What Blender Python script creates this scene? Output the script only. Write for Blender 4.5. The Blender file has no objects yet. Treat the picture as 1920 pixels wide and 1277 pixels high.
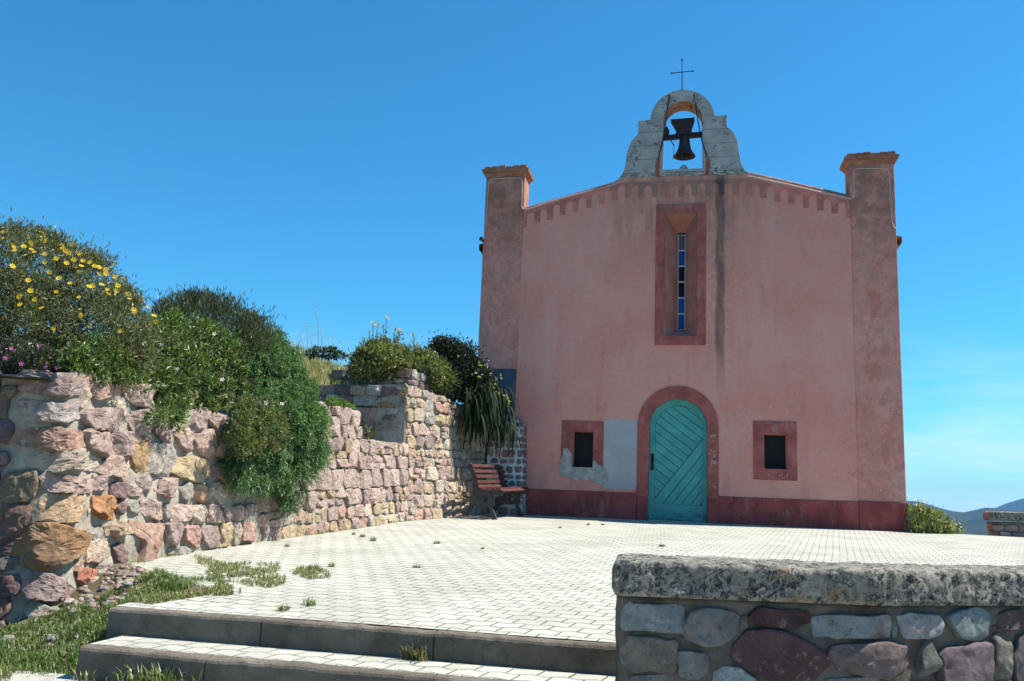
import bpy, bmesh, math, random
import numpy as np
from mathutils import Vector, Matrix
from mathutils.geometry import tessellate_polygon

S = bpy.context.scene
COL = S.collection
rad = math.radians
R = np.random.default_rng(7)
random.seed(7)

# ------------------------------------------------------------------ camera
CX, CY, CZ, YAW, PITCH, ROLL, FPX = 0.3011, -17.634, 0.3358, 0.2084, 0.1767, 0.0420, 1640.0
CAMP = np.array([CX, CY, CZ])
_fw = np.array([-math.sin(YAW)*math.cos(PITCH), math.cos(YAW)*math.cos(PITCH), math.sin(PITCH)])
_r0 = np.array([math.cos(YAW), math.sin(YAW), 0.0])
_u0 = np.cross(_r0, _fw)
_r = _r0*math.cos(ROLL) + _u0*math.sin(ROLL)
_u = -_r0*math.sin(ROLL) + _u0*math.cos(ROLL)
cam_d = bpy.data.cameras.new("camera")
cam = bpy.data.objects.new("camera", cam_d)
COL.objects.link(cam)
cam.matrix_world = Matrix(((_r[0], _u[0], -_fw[0], CX), (_r[1], _u[1], -_fw[1], CY), (_r[2], _u[2], -_fw[2], CZ), (0, 0, 0, 1)))
cam_d.sensor_width = 36.0
cam_d.lens = FPX/1920*36.0
cam_d.clip_start = 0.1
cam_d.clip_end = 30000
S.camera = cam

# ------------------------------------------------------------------ light
SUN_AZ, SUN_EL = 14.5, 57.0       # azimuth from +x towards +y, elevation
sdir = Vector((math.cos(rad(SUN_EL))*math.cos(rad(SUN_AZ)), math.cos(rad(SUN_EL))*math.sin(rad(SUN_AZ)), math.sin(rad(SUN_EL))))
sun_d = bpy.data.lights.new("sun", 'SUN')
sun_d.energy = 4.6
sun_d.angle = rad(0.5)
sun_d.color = (1.0, 0.95, 0.86)
sun = bpy.data.objects.new("sun", sun_d)
COL.objects.link(sun)
sun.rotation_euler = sdir.to_track_quat('Z', 'Y').to_euler()
sun.location = (20, 5, 25)

W = bpy.data.worlds.new("World")
S.world = W
W.use_nodes = True
wn, wl = W.node_tree.nodes, W.node_tree.links
wn.clear()
sky = wn.new("ShaderNodeTexSky")
sky.sky_type = 'NISHITA'
sky.sun_disc = False
sky.sun_elevation = rad(SUN_EL)
sky.sun_rotation = rad(90-SUN_AZ)
sky.altitude = 0
sky.air_density = 1.0
sky.dust_density = 0.25
sky.ozone_density = 1.6
hs = wn.new("ShaderNodeHueSaturation")
hs.inputs['Saturation'].default_value = 1.05
gain = wn.new("ShaderNodeMix"); gain.data_type = 'RGBA'; gain.blend_type = 'MULTIPLY'     # the clear, deep blue of the place's air
gain.inputs['Factor'].default_value = 1.0
wl.new(sky.outputs[0], gain.inputs[6])
gain.inputs[7].default_value = (0.47, 1.15, 1.42, 1)
wl.new(gain.outputs[2], hs.inputs['Color'])
# thin wisps of cirrus low over the horizon
tc = wn.new("ShaderNodeTexCoord")
mp = wn.new("ShaderNodeMapping")
mp.inputs['Scale'].default_value = (2.2, 2.2, 13.0)
mp.inputs['Rotation'].default_value = (0.12, -0.1, 0)
wl.new(tc.outputs['Generated'], mp.inputs['Vector'])
cn = wn.new("ShaderNodeTexNoise")
cn.inputs['Scale'].default_value = 2.1
cn.inputs['Detail'].default_value = 7
cn.inputs['Roughness'].default_value = 0.55
cn.inputs['Distortion'].default_value = 0.5
wl.new(mp.outputs[0], cn.inputs['Vector'])
cr = wn.new("ShaderNodeValToRGB")
cr.color_ramp.elements[0].position = 0.40
cr.color_ramp.elements[1].position = 0.78
wl.new(cn.outputs['Fac'], cr.inputs[0])
sx = wn.new("ShaderNodeSeparateXYZ")
wl.new(tc.outputs['Generated'], sx.inputs[0])
mr = wn.new("ShaderNodeMapRange")
mr.inputs['From Min'].default_value = 0.02
mr.inputs['From Max'].default_value = 0.19
mr.inputs['To Min'].default_value = 0.95
mr.inputs['To Max'].default_value = 0.0
wl.new(sx.outputs['Z'], mr.inputs['Value'])
mm = wn.new("ShaderNodeMath"); mm.operation = 'MULTIPLY'
wl.new(cr.outputs[0], mm.inputs[0]); wl.new(mr.outputs[0], mm.inputs[1])
m2 = wn.new("ShaderNodeMapRange")
m2.inputs['From Min'].default_value = -0.01; m2.inputs['From Max'].default_value = 0.075
m2.inputs['To Min'].default_value = 0.75; m2.inputs['To Max'].default_value = 0.0
wl.new(sx.outputs['Z'], m2.inputs['Value'])
mmx = wn.new("ShaderNodeMath"); mmx.operation = 'MAXIMUM'
wl.new(mm.outputs[0], mmx.inputs[0]); wl.new(m2.outputs[0], mmx.inputs[1])
mxc = wn.new("ShaderNodeMix"); mxc.data_type = 'RGBA'
wl.new(mmx.outputs[0], mxc.inputs['Factor'])
wl.new(hs.outputs[0], mxc.inputs[6])
mxc.inputs[7].default_value = (8.2, 8.9, 9.4, 1)
bg = wn.new("ShaderNodeBackground")
bg.inputs['Strength'].default_value = 0.056
wl.new(mxc.outputs[2], bg.inputs['Color'])
wo = wn.new("ShaderNodeOutputWorld")
wl.new(bg.outputs[0], wo.inputs[0])
S.view_settings.view_transform = 'Standard'
S.view_settings.look = 'None'
S.view_settings.exposure = 1.18
S.view_settings.gamma = 1
S.view_settings.use_curve_mapping = False
S.cycles.max_bounces = 8

# ------------------------------------------------------------------ projection helpers (layout only)
def ray(px, py):
    return _fw + _r*((px-960.0)/FPX) - _u*((py-638.5)/FPX)
def rays(P):
    P = np.asarray(P, float)
    return _fw[None] + np.outer((P[:, 0]-960)/FPX, _r) - np.outer((P[:, 1]-638.5)/FPX, _u)
def proj(P):
    d = np.asarray(P, float)-CAMP
    z = d@_fw
    return np.stack([960+FPX*(d@_r)/z, 638.5-FPX*(d@_u)/z], -1)
SL = 0.035                                     # the plaza climbs gently to the chapel
def gz(y):
    return SL*np.minimum(np.asarray(y, float), 0.0)
def ground(px, py, z0=0.0, sl=SL):
    d = ray(px, py)
    t = (z0+sl*CAMP[1]-CAMP[2])/(d[2]-sl*d[1])
    return CAMP+t*d
def onz(px, py, z):
    return ground(px, py, z, 0.0)
def fac(px, py, y=0.0):
    d = ray(px, py)
    t = (y-CAMP[1])/d[1]
    p = CAMP+t*d
    return (float(p[0]), float(p[2]))

# ------------------------------------------------------------------ noise
_lat = np.random.default_rng(3).random((64, 64, 64))
def vnoise(P):
    P = np.asarray(P, float)
    i = np.floor(P).astype(int); f = P-i
    f = f*f*(3-2*f)
    out = 0
    for dx in (0, 1):
        for dy in (0, 1):
            for dz in (0, 1):
                w = (f[..., 0] if dx else 1-f[..., 0])*(f[..., 1] if dy else 1-f[..., 1])*(f[..., 2] if dz else 1-f[..., 2])
                out = out+w*_lat[(i[..., 0]+dx) % 64, (i[..., 1]+dy) % 64, (i[..., 2]+dz) % 64]
    return out
def fbm(P, o=3):
    P = np.asarray(P, float); a = 1.0; s = 0; t = 0
    for k in range(o):
        s = s+a*(vnoise(P*(2**k)+17.3*k)-0.5); t += a; a *= 0.5
    return s/t*2          # about -1..1

# ------------------------------------------------------------------ object helpers
def link(o, parent=None):
    COL.objects.link(o)
    if parent is not None:
        o.parent = parent
    return o
def tag(o, label, cat, group=None, kind=None):
    if label: o['label'] = label
    if cat: o['category'] = cat
    if group: o['group'] = group
    if kind: o['kind'] = kind
    return o
def empty(name, loc=(0, 0, 0)):
    o = bpy.data.objects.new(name, None)
    o.location = loc
    o.empty_display_size = 0.2
    return link(o)
def struct(o):
    o['kind'] = 'structure'
    return o

class MB:
    def __init__(s):
        s.V = []; s.F = []; s.C = []; s.M = []; s.n = 0
    def add(s, V, F, col=(1, 1, 1), mi=0):
        V = np.asarray(V, float).reshape(-1, 3)
        F = np.asarray(F, int)
        s.V.append(V); s.F.append(F+s.n)
        c = np.asarray(col, float)
        if c.ndim == 1: c = np.repeat(c[None], len(V), 0)
        s.C.append(c); s.M.append(np.full(len(F), mi, int))
        s.n += len(V)
    def box(s, a, b, col=(1, 1, 1), mi=0):
        x0, y0, z0 = a; x1, y1, z1 = b
        V = [(x0, y0, z0), (x1, y0, z0), (x1, y1, z0), (x0, y1, z0), (x0, y0, z1), (x1, y0, z1), (x1, y1, z1), (x0, y1, z1)]
        s.add(V, [(0, 3, 2, 1), (4, 5, 6, 7), (0, 1, 5, 4), (1, 2, 6, 5), (2, 3, 7, 6), (3, 0, 4, 7)], col, mi)
    def prism(s, loops, y0, y1, col=(1, 1, 1), mi=0, axis='y', side_mi=None):
        """loops of (a,b): outline and holes, extruded along an axis"""
        P = [p for l in loops for p in l]
        tri = tessellate_polygon([[Vector((p[0], p[1], 0)) for p in l] for l in loops])
        n = len(P)
        def mk(t):
            if axis == 'y': return [(p[0], t, p[1]) for p in P]
            if axis == 'x': return [(t, p[0], p[1]) for p in P]
            return [(p[0], p[1], t) for p in P]
        V = mk(y0)+mk(y1)
        F = [tuple(t) for t in tri]
        s.add(V, F, col, mi)
        s.F.append(np.asarray([tuple(i+n for i in t[::-1]) for t in tri], int)+s.n-2*n); s.M.append(np.full(len(tri), mi, int))
        Q = []; o = 0
        for l in loops:
            m = len(l)
            for i in range(m):
                j = (i+1) % m
                Q.append((o+i, o+j, o+j+n, o+i+n))
            o += m
        s.F.append(np.asarray(Q, int)+s.n-2*n); s.M.append(np.full(len(Q), mi if side_mi is None else side_mi, int))
    def tube(s, pts, r, seg=8, col=(1, 1, 1), mi=0, caps=True):
        pts = np.asarray(pts, float); n = len(pts)
        rr = np.broadcast_to(np.asarray(r, float), (n,))
        T = np.gradient(pts, axis=0); T /= np.linalg.norm(T, axis=1)[:, None]+1e-12
        up = np.array([0, 0, 1.0]) if abs(T[0][2]) < 0.9 else np.array([1.0, 0, 0])
        V = []
        nx = np.cross(T[0], up); nx /= np.linalg.norm(nx)
        for i in range(n):
            nx = nx-T[i]*(nx@T[i]); nx /= np.linalg.norm(nx)+1e-12
            ny = np.cross(T[i], nx)
            for k in range(seg):
                a = 2*math.pi*k/seg
                V.append(pts[i]+rr[i]*(math.cos(a)*nx+math.sin(a)*ny))
        F = [(i*seg+k, i*seg+(k+1) % seg, (i+1)*seg+(k+1) % seg, (i+1)*seg+k) for i in range(n-1) for k in range(seg)]
        V += [pts[0], pts[-1]]
        s.add(V, F, col, mi)
        if caps:
            b = s.n-len(V); a0 = n*seg
            Q = [(a0, (k+1) % seg, k) for k in range(seg)]+[(a0+1, (n-1)*seg+k, (n-1)*seg+(k+1) % seg) for k in range(seg)]
            s.F.append(np.asarray(Q, int)+b); s.M.append(np.full(len(Q), mi, int))
    def lathe(s, prof, c, seg=24, col=(1, 1, 1), mi=0):
        V = []; n = len(prof)
        for (r, z) in prof:
            for k in range(seg):
                a = 2*math.pi*k/seg
                V.append((c[0]+r*math.cos(a), c[1]+r*math.sin(a), c[2]+z))
        F = [(i*seg+k, i*seg+(k+1) % seg, (i+1)*seg+(k+1) % seg, (i+1)*seg+k) for i in range(n-1) for k in range(seg)]
        s.add(V, F, col, mi)
    def build(s, name, mats, parent=None, smooth=False, fix=False, bevel=0.0, link_it=True):
        V = np.concatenate(s.V); C = np.concatenate(s.C)
        me = bpy.data.meshes.new(name)
        nv = len(V)
        cnt = np.concatenate([np.full(len(f), f.shape[1] if f.ndim == 2 else 0, int) for f in s.F if len(f)])
        idx = np.concatenate([f.ravel() for f in s.F if len(f)])
        mi = np.concatenate([m for m, f in zip(s.M, s.F) if len(f)])
        me.vertices.add(nv); me.vertices.foreach_set("co", V.ravel())
        me.loops.add(len(idx)); me.loops.foreach_set("vertex_index", idx)
        me.polygons.add(len(cnt))
        st = np.concatenate([[0], np.cumsum(cnt)[:-1]])
        me.polygons.foreach_set("loop_start", st.astype(np.int32))
        me.polygons.foreach_set("material_index", mi.astype(np.int32))
        me.polygons.foreach_set("use_smooth", np.full(len(cnt), smooth))
        me.update(calc_edges=True)
        me.validate()
        if len(me.vertices) == nv:
            a = me.color_attributes.new("Col", 'FLOAT_COLOR', 'POINT')
            a.data.foreach_set("color", np.concatenate([C, np.ones((nv, 1))], 1).ravel().astype(np.float32))
        if not isinstance(mats, (list, tuple)): mats = [mats]
        for m in mats: me.materials.append(m)
        if fix:
            bm = bmesh.new(); bm.from_mesh(me)
            bmesh.ops.remove_doubles(bm, verts=bm.verts, dist=1e-5)
            bmesh.ops.recalc_face_normals(bm, faces=bm.faces)
            bm.to_mesh(me); bm.free()
        o = bpy.data.objects.new(name, me)
        if bevel:
            b = o.modifiers.new("bevel", 'BEVEL'); b.width = bevel; b.segments = 2; b.limit_method = 'ANGLE'; b.angle_limit = rad(40)
        if link_it: link(o, parent)
        return o

# ------------------------------------------------------------------ material helpers
class MT:
    def __init__(s, name, rough=0.9, spec=0.3):
        s.m = bpy.data.materials.new(name); s.m.use_nodes = True
        s.nt = s.m.node_tree; s.b = s.nt.nodes['Principled BSDF']
        s.b.inputs['Roughness'].default_value = rough
        s.b.inputs['Specular IOR Level'].default_value = spec
    def n(s, t, **k):
        x = s.nt.nodes.new(t)
        for a, v in k.items(): setattr(x, a, v)
        return x
    def put(s, sock, v):
        if isinstance(v, bpy.types.NodeSocket): s.nt.links.new(v, sock)
        elif isinstance(v, (tuple, list)) and len(v) == 3 and sock.type == 'RGBA': sock.default_value = (*v, 1)
        else: sock.default_value = v
    def pos(s): return s.n('ShaderNodeNewGeometry').outputs['Position']
    def obj(s): return s.n('ShaderNodeTexCoord').outputs['Object']
    def attr(s, nm='Col'):
        a = s.n('ShaderNodeAttribute'); a.attribute_name = nm
        return a.outputs['Color']
    def xyz(s, v):
        x = s.n('ShaderNodeSeparateXYZ'); s.put(x.inputs[0], v)
        return x.outputs
    def comb(s, x, y, z):
        c = s.n('ShaderNodeCombineXYZ')
        for i, v in enumerate((x, y, z)): s.put(c.inputs[i], v)
        return c.outputs[0]
    def map(s, v, scale=(1, 1, 1), loc=(0, 0, 0), rot=(0, 0, 0)):
        m = s.n('ShaderNodeMapping'); s.put(m.inputs[0], v)
        m.inputs['Scale'].default_value = scale; m.inputs['Location'].default_value = loc; m.inputs['Rotation'].default_value = rot
        return m.outputs[0]
    def noise(s, v, scale, detail=4, rough=0.55, dist=0.0):
        x = s.n('ShaderNodeTexNoise'); s.put(x.inputs['Vector'], v)
        x.inputs['Scale'].default_value = scale; x.inputs['Detail'].default_value = detail
        x.inputs['Roughness'].default_value = rough; x.inputs['Distortion'].default_value = dist
        return x.outputs['Fac']
    def vor(s, v, scale, feature='F1', rnd=1.0, out='Distance'):
        x = s.n('ShaderNodeTexVoronoi'); x.feature = feature; s.put(x.inputs['Vector'], v)
        x.inputs['Scale'].default_value = scale; x.inputs['Randomness'].default_value = rnd
        return x.outputs[out]
    def ma(s, op, a, b=0.0, c=None):
        x = s.n('ShaderNodeMath'); x.operation = op
        s.put(x.inputs[0], a); s.put(x.inputs[1], b)
        if c is not None: s.put(x.inputs[2], c)
        return x.outputs[0]
    def mul(s, a, b): return s.ma('MULTIPLY', a, b)
    def add(s, a, b): return s.ma('ADD', a, b)
    def sub(s, a, b): return s.ma('SUBTRACT', a, b)
    def rng(s, v, a, b, c=0.0, d=1.0, smooth=True):
        x = s.n('ShaderNodeMapRange'); x.clamp = True
        if smooth: x.interpolation_type = 'SMOOTHSTEP'
        s.put(x.inputs['Value'], v)
        for nm, q in (('From Min', a), ('From Max', b), ('To Min', c), ('To Max', d)): s.put(x.inputs[nm], q)
        return x.outputs[0]
    def mix(s, f, a, b, mode='MIX'):
        x = s.n('ShaderNodeMix'); x.data_type = 'RGBA'; x.blend_type = mode
        s.put(x.inputs['Factor'], f); s.put(x.inputs[6], a); s.put(x.inputs[7], b)
        return x.outputs[2]
    def ramp(s, f, els):
        x = s.n('ShaderNodeValToRGB'); cr = x.color_ramp
        while len(cr.elements) < len(els): cr.elements.new(0.5)
        for e, (p, c) in zip(cr.elements, els):
            e.position = p; e.color = (*c, 1)
        s.put(x.inputs[0], f)
        return x.outputs[0]
    def bump(s, h, strength=0.5, dist=0.02, nrm=None):
        x = s.n('ShaderNodeBump'); s.put(x.inputs['Height'], h)
        x.inputs['Strength'].default_value = strength; x.inputs['Distance'].default_value = dist
        if nrm is not None: s.put(x.inputs['Normal'], nrm)
        return x.outputs[0]
    def done(s, col=None, nrm=None, rough=None):
        if col is not None: s.put(s.b.inputs['Base Color'], col)
        if nrm is not None: s.put(s.b.inputs['Normal'], nrm)
        if rough is not None: s.put(s.b.inputs['Roughness'], rough)
        return s.m

def simple(name, col, rough=0.8, var=0.25, scale=12, bump=0.2, metal=0.0, bd=0.005):
    t = MT(name, rough); p = t.obj()
    n = t.noise(p, scale, 5)
    dark = tuple(c*(1-var) for c in col); lite = tuple(min(1, c*(1+var)) for c in col)
    c = t.mix(t.rng(n, 0.3, 0.7), dark, lite)
    t.b.inputs['Metallic'].default_value = metal
    return t.done(c, t.bump(t.noise(p, scale*6, 4), bump, bd))

# --- painted plaster of the front
def plaster(name, weather):
    t = MT(name, 0.93, 0.15); p = t.pos(); x, y, z = t.xyz(p)
    st = t.map(p, (1.6, 1, 0.35))
    n1 = t.noise(p, 0.75, 6, 0.55, 0.3)
    n2 = t.noise(st, 2.2, 6, 0.6)
    n3 = t.noise(p, 9, 7, 0.68)
    c = t.mix(t.rng(n1, 0.32, 0.68), (0.64, 0.248, 0.185), (0.68, 0.315, 0.245))
    c = t.mix(t.mul(t.rng(n2, 0.5, 0.72), 0.42), c, (0.52, 0.155, 0.115))
    c = t.mix(t.mul(t.rng(t.noise(st, 1.3, 5, 0.6), 0.52, 0.75), 0.35), c, (0.56, 0.38, 0.34))
    c = t.mix(t.mul(t.rng(t.noise(p, 26, 6, 0.75), 0.5, 0.66), 0.28), c, (0.40, 0.15, 0.12))
    c = t.mix(t.mul(t.rng(n3, 0.42, 0.70), 0.34), c, (0.62, 0.38, 0.32))
    # drips under the arcade and grime below the bell gable
    drip = t.mul(t.rng(t.noise(t.map(p, (4.5, 1, 0.25)), 1.6, 5, 0.6), 0.46, 0.68), t.rng(z, 4.6, 6.6))
    c = t.mix(t.mul(drip, 0.30), c, (0.45, 0.32, 0.28))
    ax = t.ma('ABSOLUTE', t.sub(x, 0.05))
    top = t.mul(t.rng(ax, 0.6, 2.3, 1, 0), t.rng(z, 4.7, 6.6))
    c = t.mix(t.mul(t.mul(top, t.rng(t.noise(st, 4, 7, 0.7), 0.34, 0.60)), 0.85), c, (0.34, 0.175, 0.12))
    # the black rain streak to the right of the slit window
    wob = t.add(x, t.mul(t.sub(t.noise(t.map(p, (1, 1, 0.7)), 2.2, 3), 0.5), 0.16))
    sd = t.ma('ABSOLUTE', t.sub(wob, 0.812))
    cut = t.rng(t.noise(t.map(p, (3, 3, 1.0)), 3.0, 6, 0.7), 0.32, 0.6)
    core = t.mul(t.rng(sd, 0.045, 0.125, 1, 0), t.rng(z, 2.2, 3.9))
    c = t.mix(t.mul(t.mul(core, t.add(t.mul(cut, 0.5), 0.45)), 0.86), c, (0.06, 0.057, 0.06))
    halo = t.mul(t.rng(sd, 0.05, 0.45, 1, 0), t.rng(z, 2.6, 5.6))
    c = t.mix(t.mul(t.mul(halo, t.rng(t.noise(p, 11, 6, 0.7), 0.42, 0.62)), 0.55), c, (0.24, 0.15, 0.12))
    damp = t.mul(t.rng(z, 0.3, 1.3, 1, 0), t.rng(t.noise(p, 1.9, 5), 0.4, 0.65))
    c = t.mix(t.mul(damp, 0.35), c, (0.40, 0.15, 0.12))
    if weather:
        w = t.noise(p, 3.2, 9, 0.74, 0.5)
        c = t.mix(t.mul(t.rng(w, 0.42, 0.60), 0.8), c, (0.47, 0.235, 0.17))
        w2 = t.noise(t.map(p, (1, 1, 0.6), (5, 3, 2)), 3.4, 9, 0.74, 0.6)
        c = t.mix(t.mul(t.rng(w2, 0.48, 0.64), 0.7), c, (0.46, 0.15, 0.11))
        tp = t.mul(t.rng(z, 4.6, 6.6), t.rng(t.noise(p, 2.6, 7, 0.7), 0.34, 0.6))
        c = t.mix(t.mul(tp, 0.85), c, (0.24, 0.125, 0.088))
        c = t.mix(t.mul(t.rng(t.noise(t.map(p, (1, 1, 3.2)), 9, 5, 0.7), 0.52, 0.7), 0.35), c, (0.17, 0.10, 0.085))
    # small white chips and dark pits
    vd = t.vor(p, 6.5)
    c = t.mix(t.mul(t.rng(vd, 0.035, 0.075, 1, 0), t.rng(t.noise(p, 1.3, 2), 0.47, 0.54)), c, (0.72, 0.66, 0.6))
    vd2 = t.vor(t.map(p, (1, 1, 1), (3, 1, 7)), 3.3)
    c = t.mix(t.mul(t.rng(vd2, 0.012, 0.03, 1, 0), 0.8), c, (0.10, 0.06, 0.05))
    # hair cracks
    pw = t.n('ShaderNodeVectorMath'); pw.operation = 'ADD'
    nz = t.n('ShaderNodeTexNoise'); t.put(nz.inputs['Vector'], p); nz.inputs['Scale'].default_value = 2.2; nz.inputs['Detail'].default_value = 6
    t.put(pw.inputs[0], p); t.put(pw.inputs[1], nz.outputs['Color'])
    ck = t.vor(t.map(pw.outputs[0], (1, 1, 0.8)), 1.1, 'DISTANCE_TO_EDGE')
    c = t.mix(t.mul(t.mul(t.rng(ck, 0.0, 0.007, 1, 0), t.rng(t.noise(p, 1.1, 3), 0.54, 0.62)), 0.5), c, (0.17, 0.09, 0.08))
    h = t.add(t.mul(t.noise(p, 16, 6, 0.65), 1.0), t.mul(t.noise(p, 3, 4), 1.4))
    return t.done(c, t.bump(h, 0.55 if weather else 0.32, 0.012))
M_plaster = plaster("pink plaster", False)
M_pillar = plaster("weathered plaster", True)

def trim(name, base, amt=1.0):
    t = MT(name, 0.93, 0.15); p = t.pos(); x, y, z = t.xyz(p)
    n = t.noise(p, 2.6, 7, 0.65)
    c = t.mix(t.rng(n, 0.36, 0.66), tuple(v*0.72 for v in base), tuple(v*1.15 for v in base))
    c = t.mix(t.mul(t.rng(t.noise(t.map(p, (2, 2, 0.6)), 3.2, 6, 0.7), 0.52, 0.72), 0.5*amt), c, (0.40, 0.23, 0.20))
    c = t.mix(t.mul(t.rng(t.noise(p, 7, 6, 0.7), 0.56, 0.7), 0.5*amt), c, (0.13, 0.055, 0.05))
    vd = t.vor(p, 9)
    c = t.mix(t.mul(t.rng(vd, 0.03, 0.07, 1, 0), t.rng(t.noise(p, 1.7, 2), 0.46, 0.54)), c, (0.62, 0.55, 0.5))
    ax = t.ma('ABSOLUTE', t.sub(x, 0.05))
    top = t.mul(t.rng(ax, 0.6, 1.9, 1, 0), t.rng(z, 6.1, 6.7))
    c = t.mix(t.mul(t.mul(top, t.rng(t.noise(t.map(p, (2.5, 1, 0.5)), 3, 6, 0.65), 0.36, 0.58)), 0.85), c, (0.22, 0.165, 0.125))
    st = t.mul(t.rng(t.ma('ABSOLUTE', t.sub(x, 0.812)), 0.04, 0.16, 1, 0), t.rng(z, 5.5, 6.0))
    c = t.mix(t.mul(st, 0.85), c, (0.05, 0.048, 0.05))
    return t.done(c, t.bump(t.add(t.noise(p, 18, 6, 0.65), t.noise(p, 4, 3)), 0.4, 0.01))
M_trim = trim("red plaster trim", (0.36, 0.105, 0.084), 1.2)
M_frieze = trim("faded red frieze", (0.52, 0.185, 0.142), 1.3)
M_plinth = trim("red plinth", (0.305, 0.072, 0.062), 1.2)

def whitewash():
    t = MT("grey whitewash", 0.92, 0.15); p = t.pos(); x, y, z = t.xyz(p)
    n = t.noise(p, 3, 6, 0.6)
    c = t.mix(t.rng(n, 0.35, 0.7), (0.30, 0.30, 0.275), (0.42, 0.42, 0.385))
    # courses of the blocks showing through the wash
    zz = t.add(z, t.mul(t.sub(t.noise(p, 2.5, 3), 0.5), 0.03))
    fr = t.ma('ABSOLUTE', t.sub(t.ma('FRACT', t.mul(t.sub(zz, 7.14), 1/0.305)), 0.5))
    jt = t.mul(t.rng(fr, 0.470, 0.492), t.rng(t.noise(p, 3.3, 3), 0.33, 0.47))
    c = t.mix(t.mul(jt, 0.75), c, (0.07, 0.07, 0.065))
    lich = t.mul(t.rng(t.noise(p, 17, 7, 0.78), 0.525, 0.58), t.rng(t.noise(p, 2.6, 5, 0.62), 0.47, 0.58))
    c = t.mix(t.mul(lich, 0.9), c, (0.035, 0.035, 0.035))
    edge = t.mul(t.rng(z, 7.25, 7.05), t.rng(t.noise(t.map(p, (1, 1, 2)), 7, 6, 0.7), 0.42, 0.58))
    c = t.mix(t.mul(edge, 0.75), c, (0.09, 0.085, 0.075))
    # rust running below the feet of the two tie rods
    for xr in (-0.46, 0.56):
        d = t.ma('ABSOLUTE', t.sub(t.add(x, t.mul(t.sub(t.noise(p, 5, 3), 0.5), 0.08)), xr))
        ru = t.mul(t.rng(d, 0.015, 0.075, 1, 0), t.rng(z, 7.50, 7.38))
        c = t.mix(t.mul(ru, 0.85), c, (0.22, 0.06, 0.02))
    return t.done(c, t.bump(t.add(t.noise(p, 20, 6, 0.7), t.mul(jt, -0.8)), 0.4, 0.012))
M_white = whitewash()
t = MT("ochre underside", 0.92, 0.1); p = t.pos()
c = t.mix(t.rng(t.noise(p, 5, 5), 0.35, 0.65), (0.26, 0.165, 0.095), (0.37, 0.27, 0.185))
c = t.mix(t.rng(t.noise(p, 7, 5, 0.7), 0.58, 0.68), c, (0.12, 0.05, 0.03))
M_ochre = t.done(c, t.bump(t.noise(p, 20, 5), 0.4, 0.01))
t = MT("splayed reveal", 0.92, 0.1); p = t.pos(); x, y, z = t.xyz(p)
c = t.mix(t.rng(t.noise(p, 3, 6, 0.6), 0.35, 0.65), (0.34, 0.125, 0.10), (0.43, 0.19, 0.155))
c = t.mix(t.mul(t.rng(t.add(z, t.mul(t.noise(p, 3, 4), 0.5)), 6.05, 6.35), 0.6), c, (0.25, 0.135, 0.075))
c = t.mix(t.rng(t.vor(p, 11), 0.03, 0.06, 0.7, 0), c, (0.6, 0.5, 0.45))
M_reveal = t.done(c, t.bump(t.noise(p, 20, 5), 0.35, 0.01))

M_cement = simple("grey cement render", (0.35, 0.34, 0.30), 0.95, 0.22, 8, 0.5, bd=0.01)
t = MT("white paint patch", 0.9, 0.15); p = t.pos()
c = t.mix(t.rng(t.noise(p, 2.5, 5), 0.35, 0.7), (0.36, 0.36, 0.35), (0.44, 0.44, 0.43))
c = t.mix(t.mul(t.rng(t.noise(p, 14, 6, 0.75), 0.62, 0.68), 0.8), c, (0.34, 0.17, 0.15))
M_whitepaint = t.done(c, t.bump(t.noise(p, 30, 4), 0.25, 0.006))
M_slate = simple("slate blue render", (0.062, 0.072, 0.085), 0.9, 0.35, 5, 0.5)

def terracotta():
    t = MT("terracotta tile", 0.88, 0.2); p = t.pos()
    c = t.ramp(t.noise(p, 3.7, 5, 0.65), [(0.3, (0.19, 0.085, 0.055)), (0.5, (0.29, 0.145, 0.095)), (0.7, (0.38, 0.235, 0.155))])
    c = t.mix(t.mul(t.rng(t.noise(p, 13, 6, 0.75), 0.54, 0.64), 0.7), c, (0.10, 0.08, 0.06))
    return t.done(c, t.bump(t.noise(p, 25, 5, 0.7), 0.5, 0.01))
M_tile = terracotta()

def doorpaint():
    t = MT("turquoise door paint", 0.5, 0.35); p = t.pos(); x, y, z = t.xyz(p)
    n = t.noise(p, 3.2, 6, 0.6)
    c = t.mix(t.rng(n, 0.35, 0.68), (0.045, 0.275, 0.25), (0.075, 0.375, 0.325))
    c = t.mix(t.mul(t.rng(t.noise(p, 9, 7, 0.75), 0.56, 0.66), 0.55), c, (0.12, 0.38, 0.34))
    c = t.mix(t.mul(t.rng(t.noise(p, 34, 4, 0.6), 0.6, 0.68), 0.35), c, (0.022, 0.13, 0.12))
    c = t.mix(t.mul(t.rng(z, 0.35, 0.02), t.rng(t.noise(p, 6, 5, 0.7), 0.4, 0.6)), c, (0.05, 0.14, 0.15))
    g = t.noise(t.map(p, (8, 8, 8)), 6, 4)
    return t.done(c, t.bump(g, 0.12, 0.004), t.rng(n, 0.3, 0.7, 0.42, 0.62))
M_door = doorpaint()
M_doordark = simple("dark turquoise joints", (0.022, 0.125, 0.12), 0.7, 0.2, 9, 0.1)
M_iron = simple("black wrought iron", (0.022, 0.020, 0.022), 0.55, 0.4, 14, 0.3, 0.4)
M_bronze = simple("dark bell bronze", (0.045, 0.036, 0.034), 0.5, 0.4, 8, 0.3, 0.5)
M_oldwood = simple("old black wood", (0.030, 0.024, 0.023), 0.85, 0.4, 8, 0.4)
M_dark = simple("dark shutter board", (0.014, 0.015, 0.018), 0.7, 0.4, 5, 0.3)
M_lead = simple("pale lead frame", (0.42, 0.42, 0.38), 0.7, 0.2, 20, 0.2)
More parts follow.
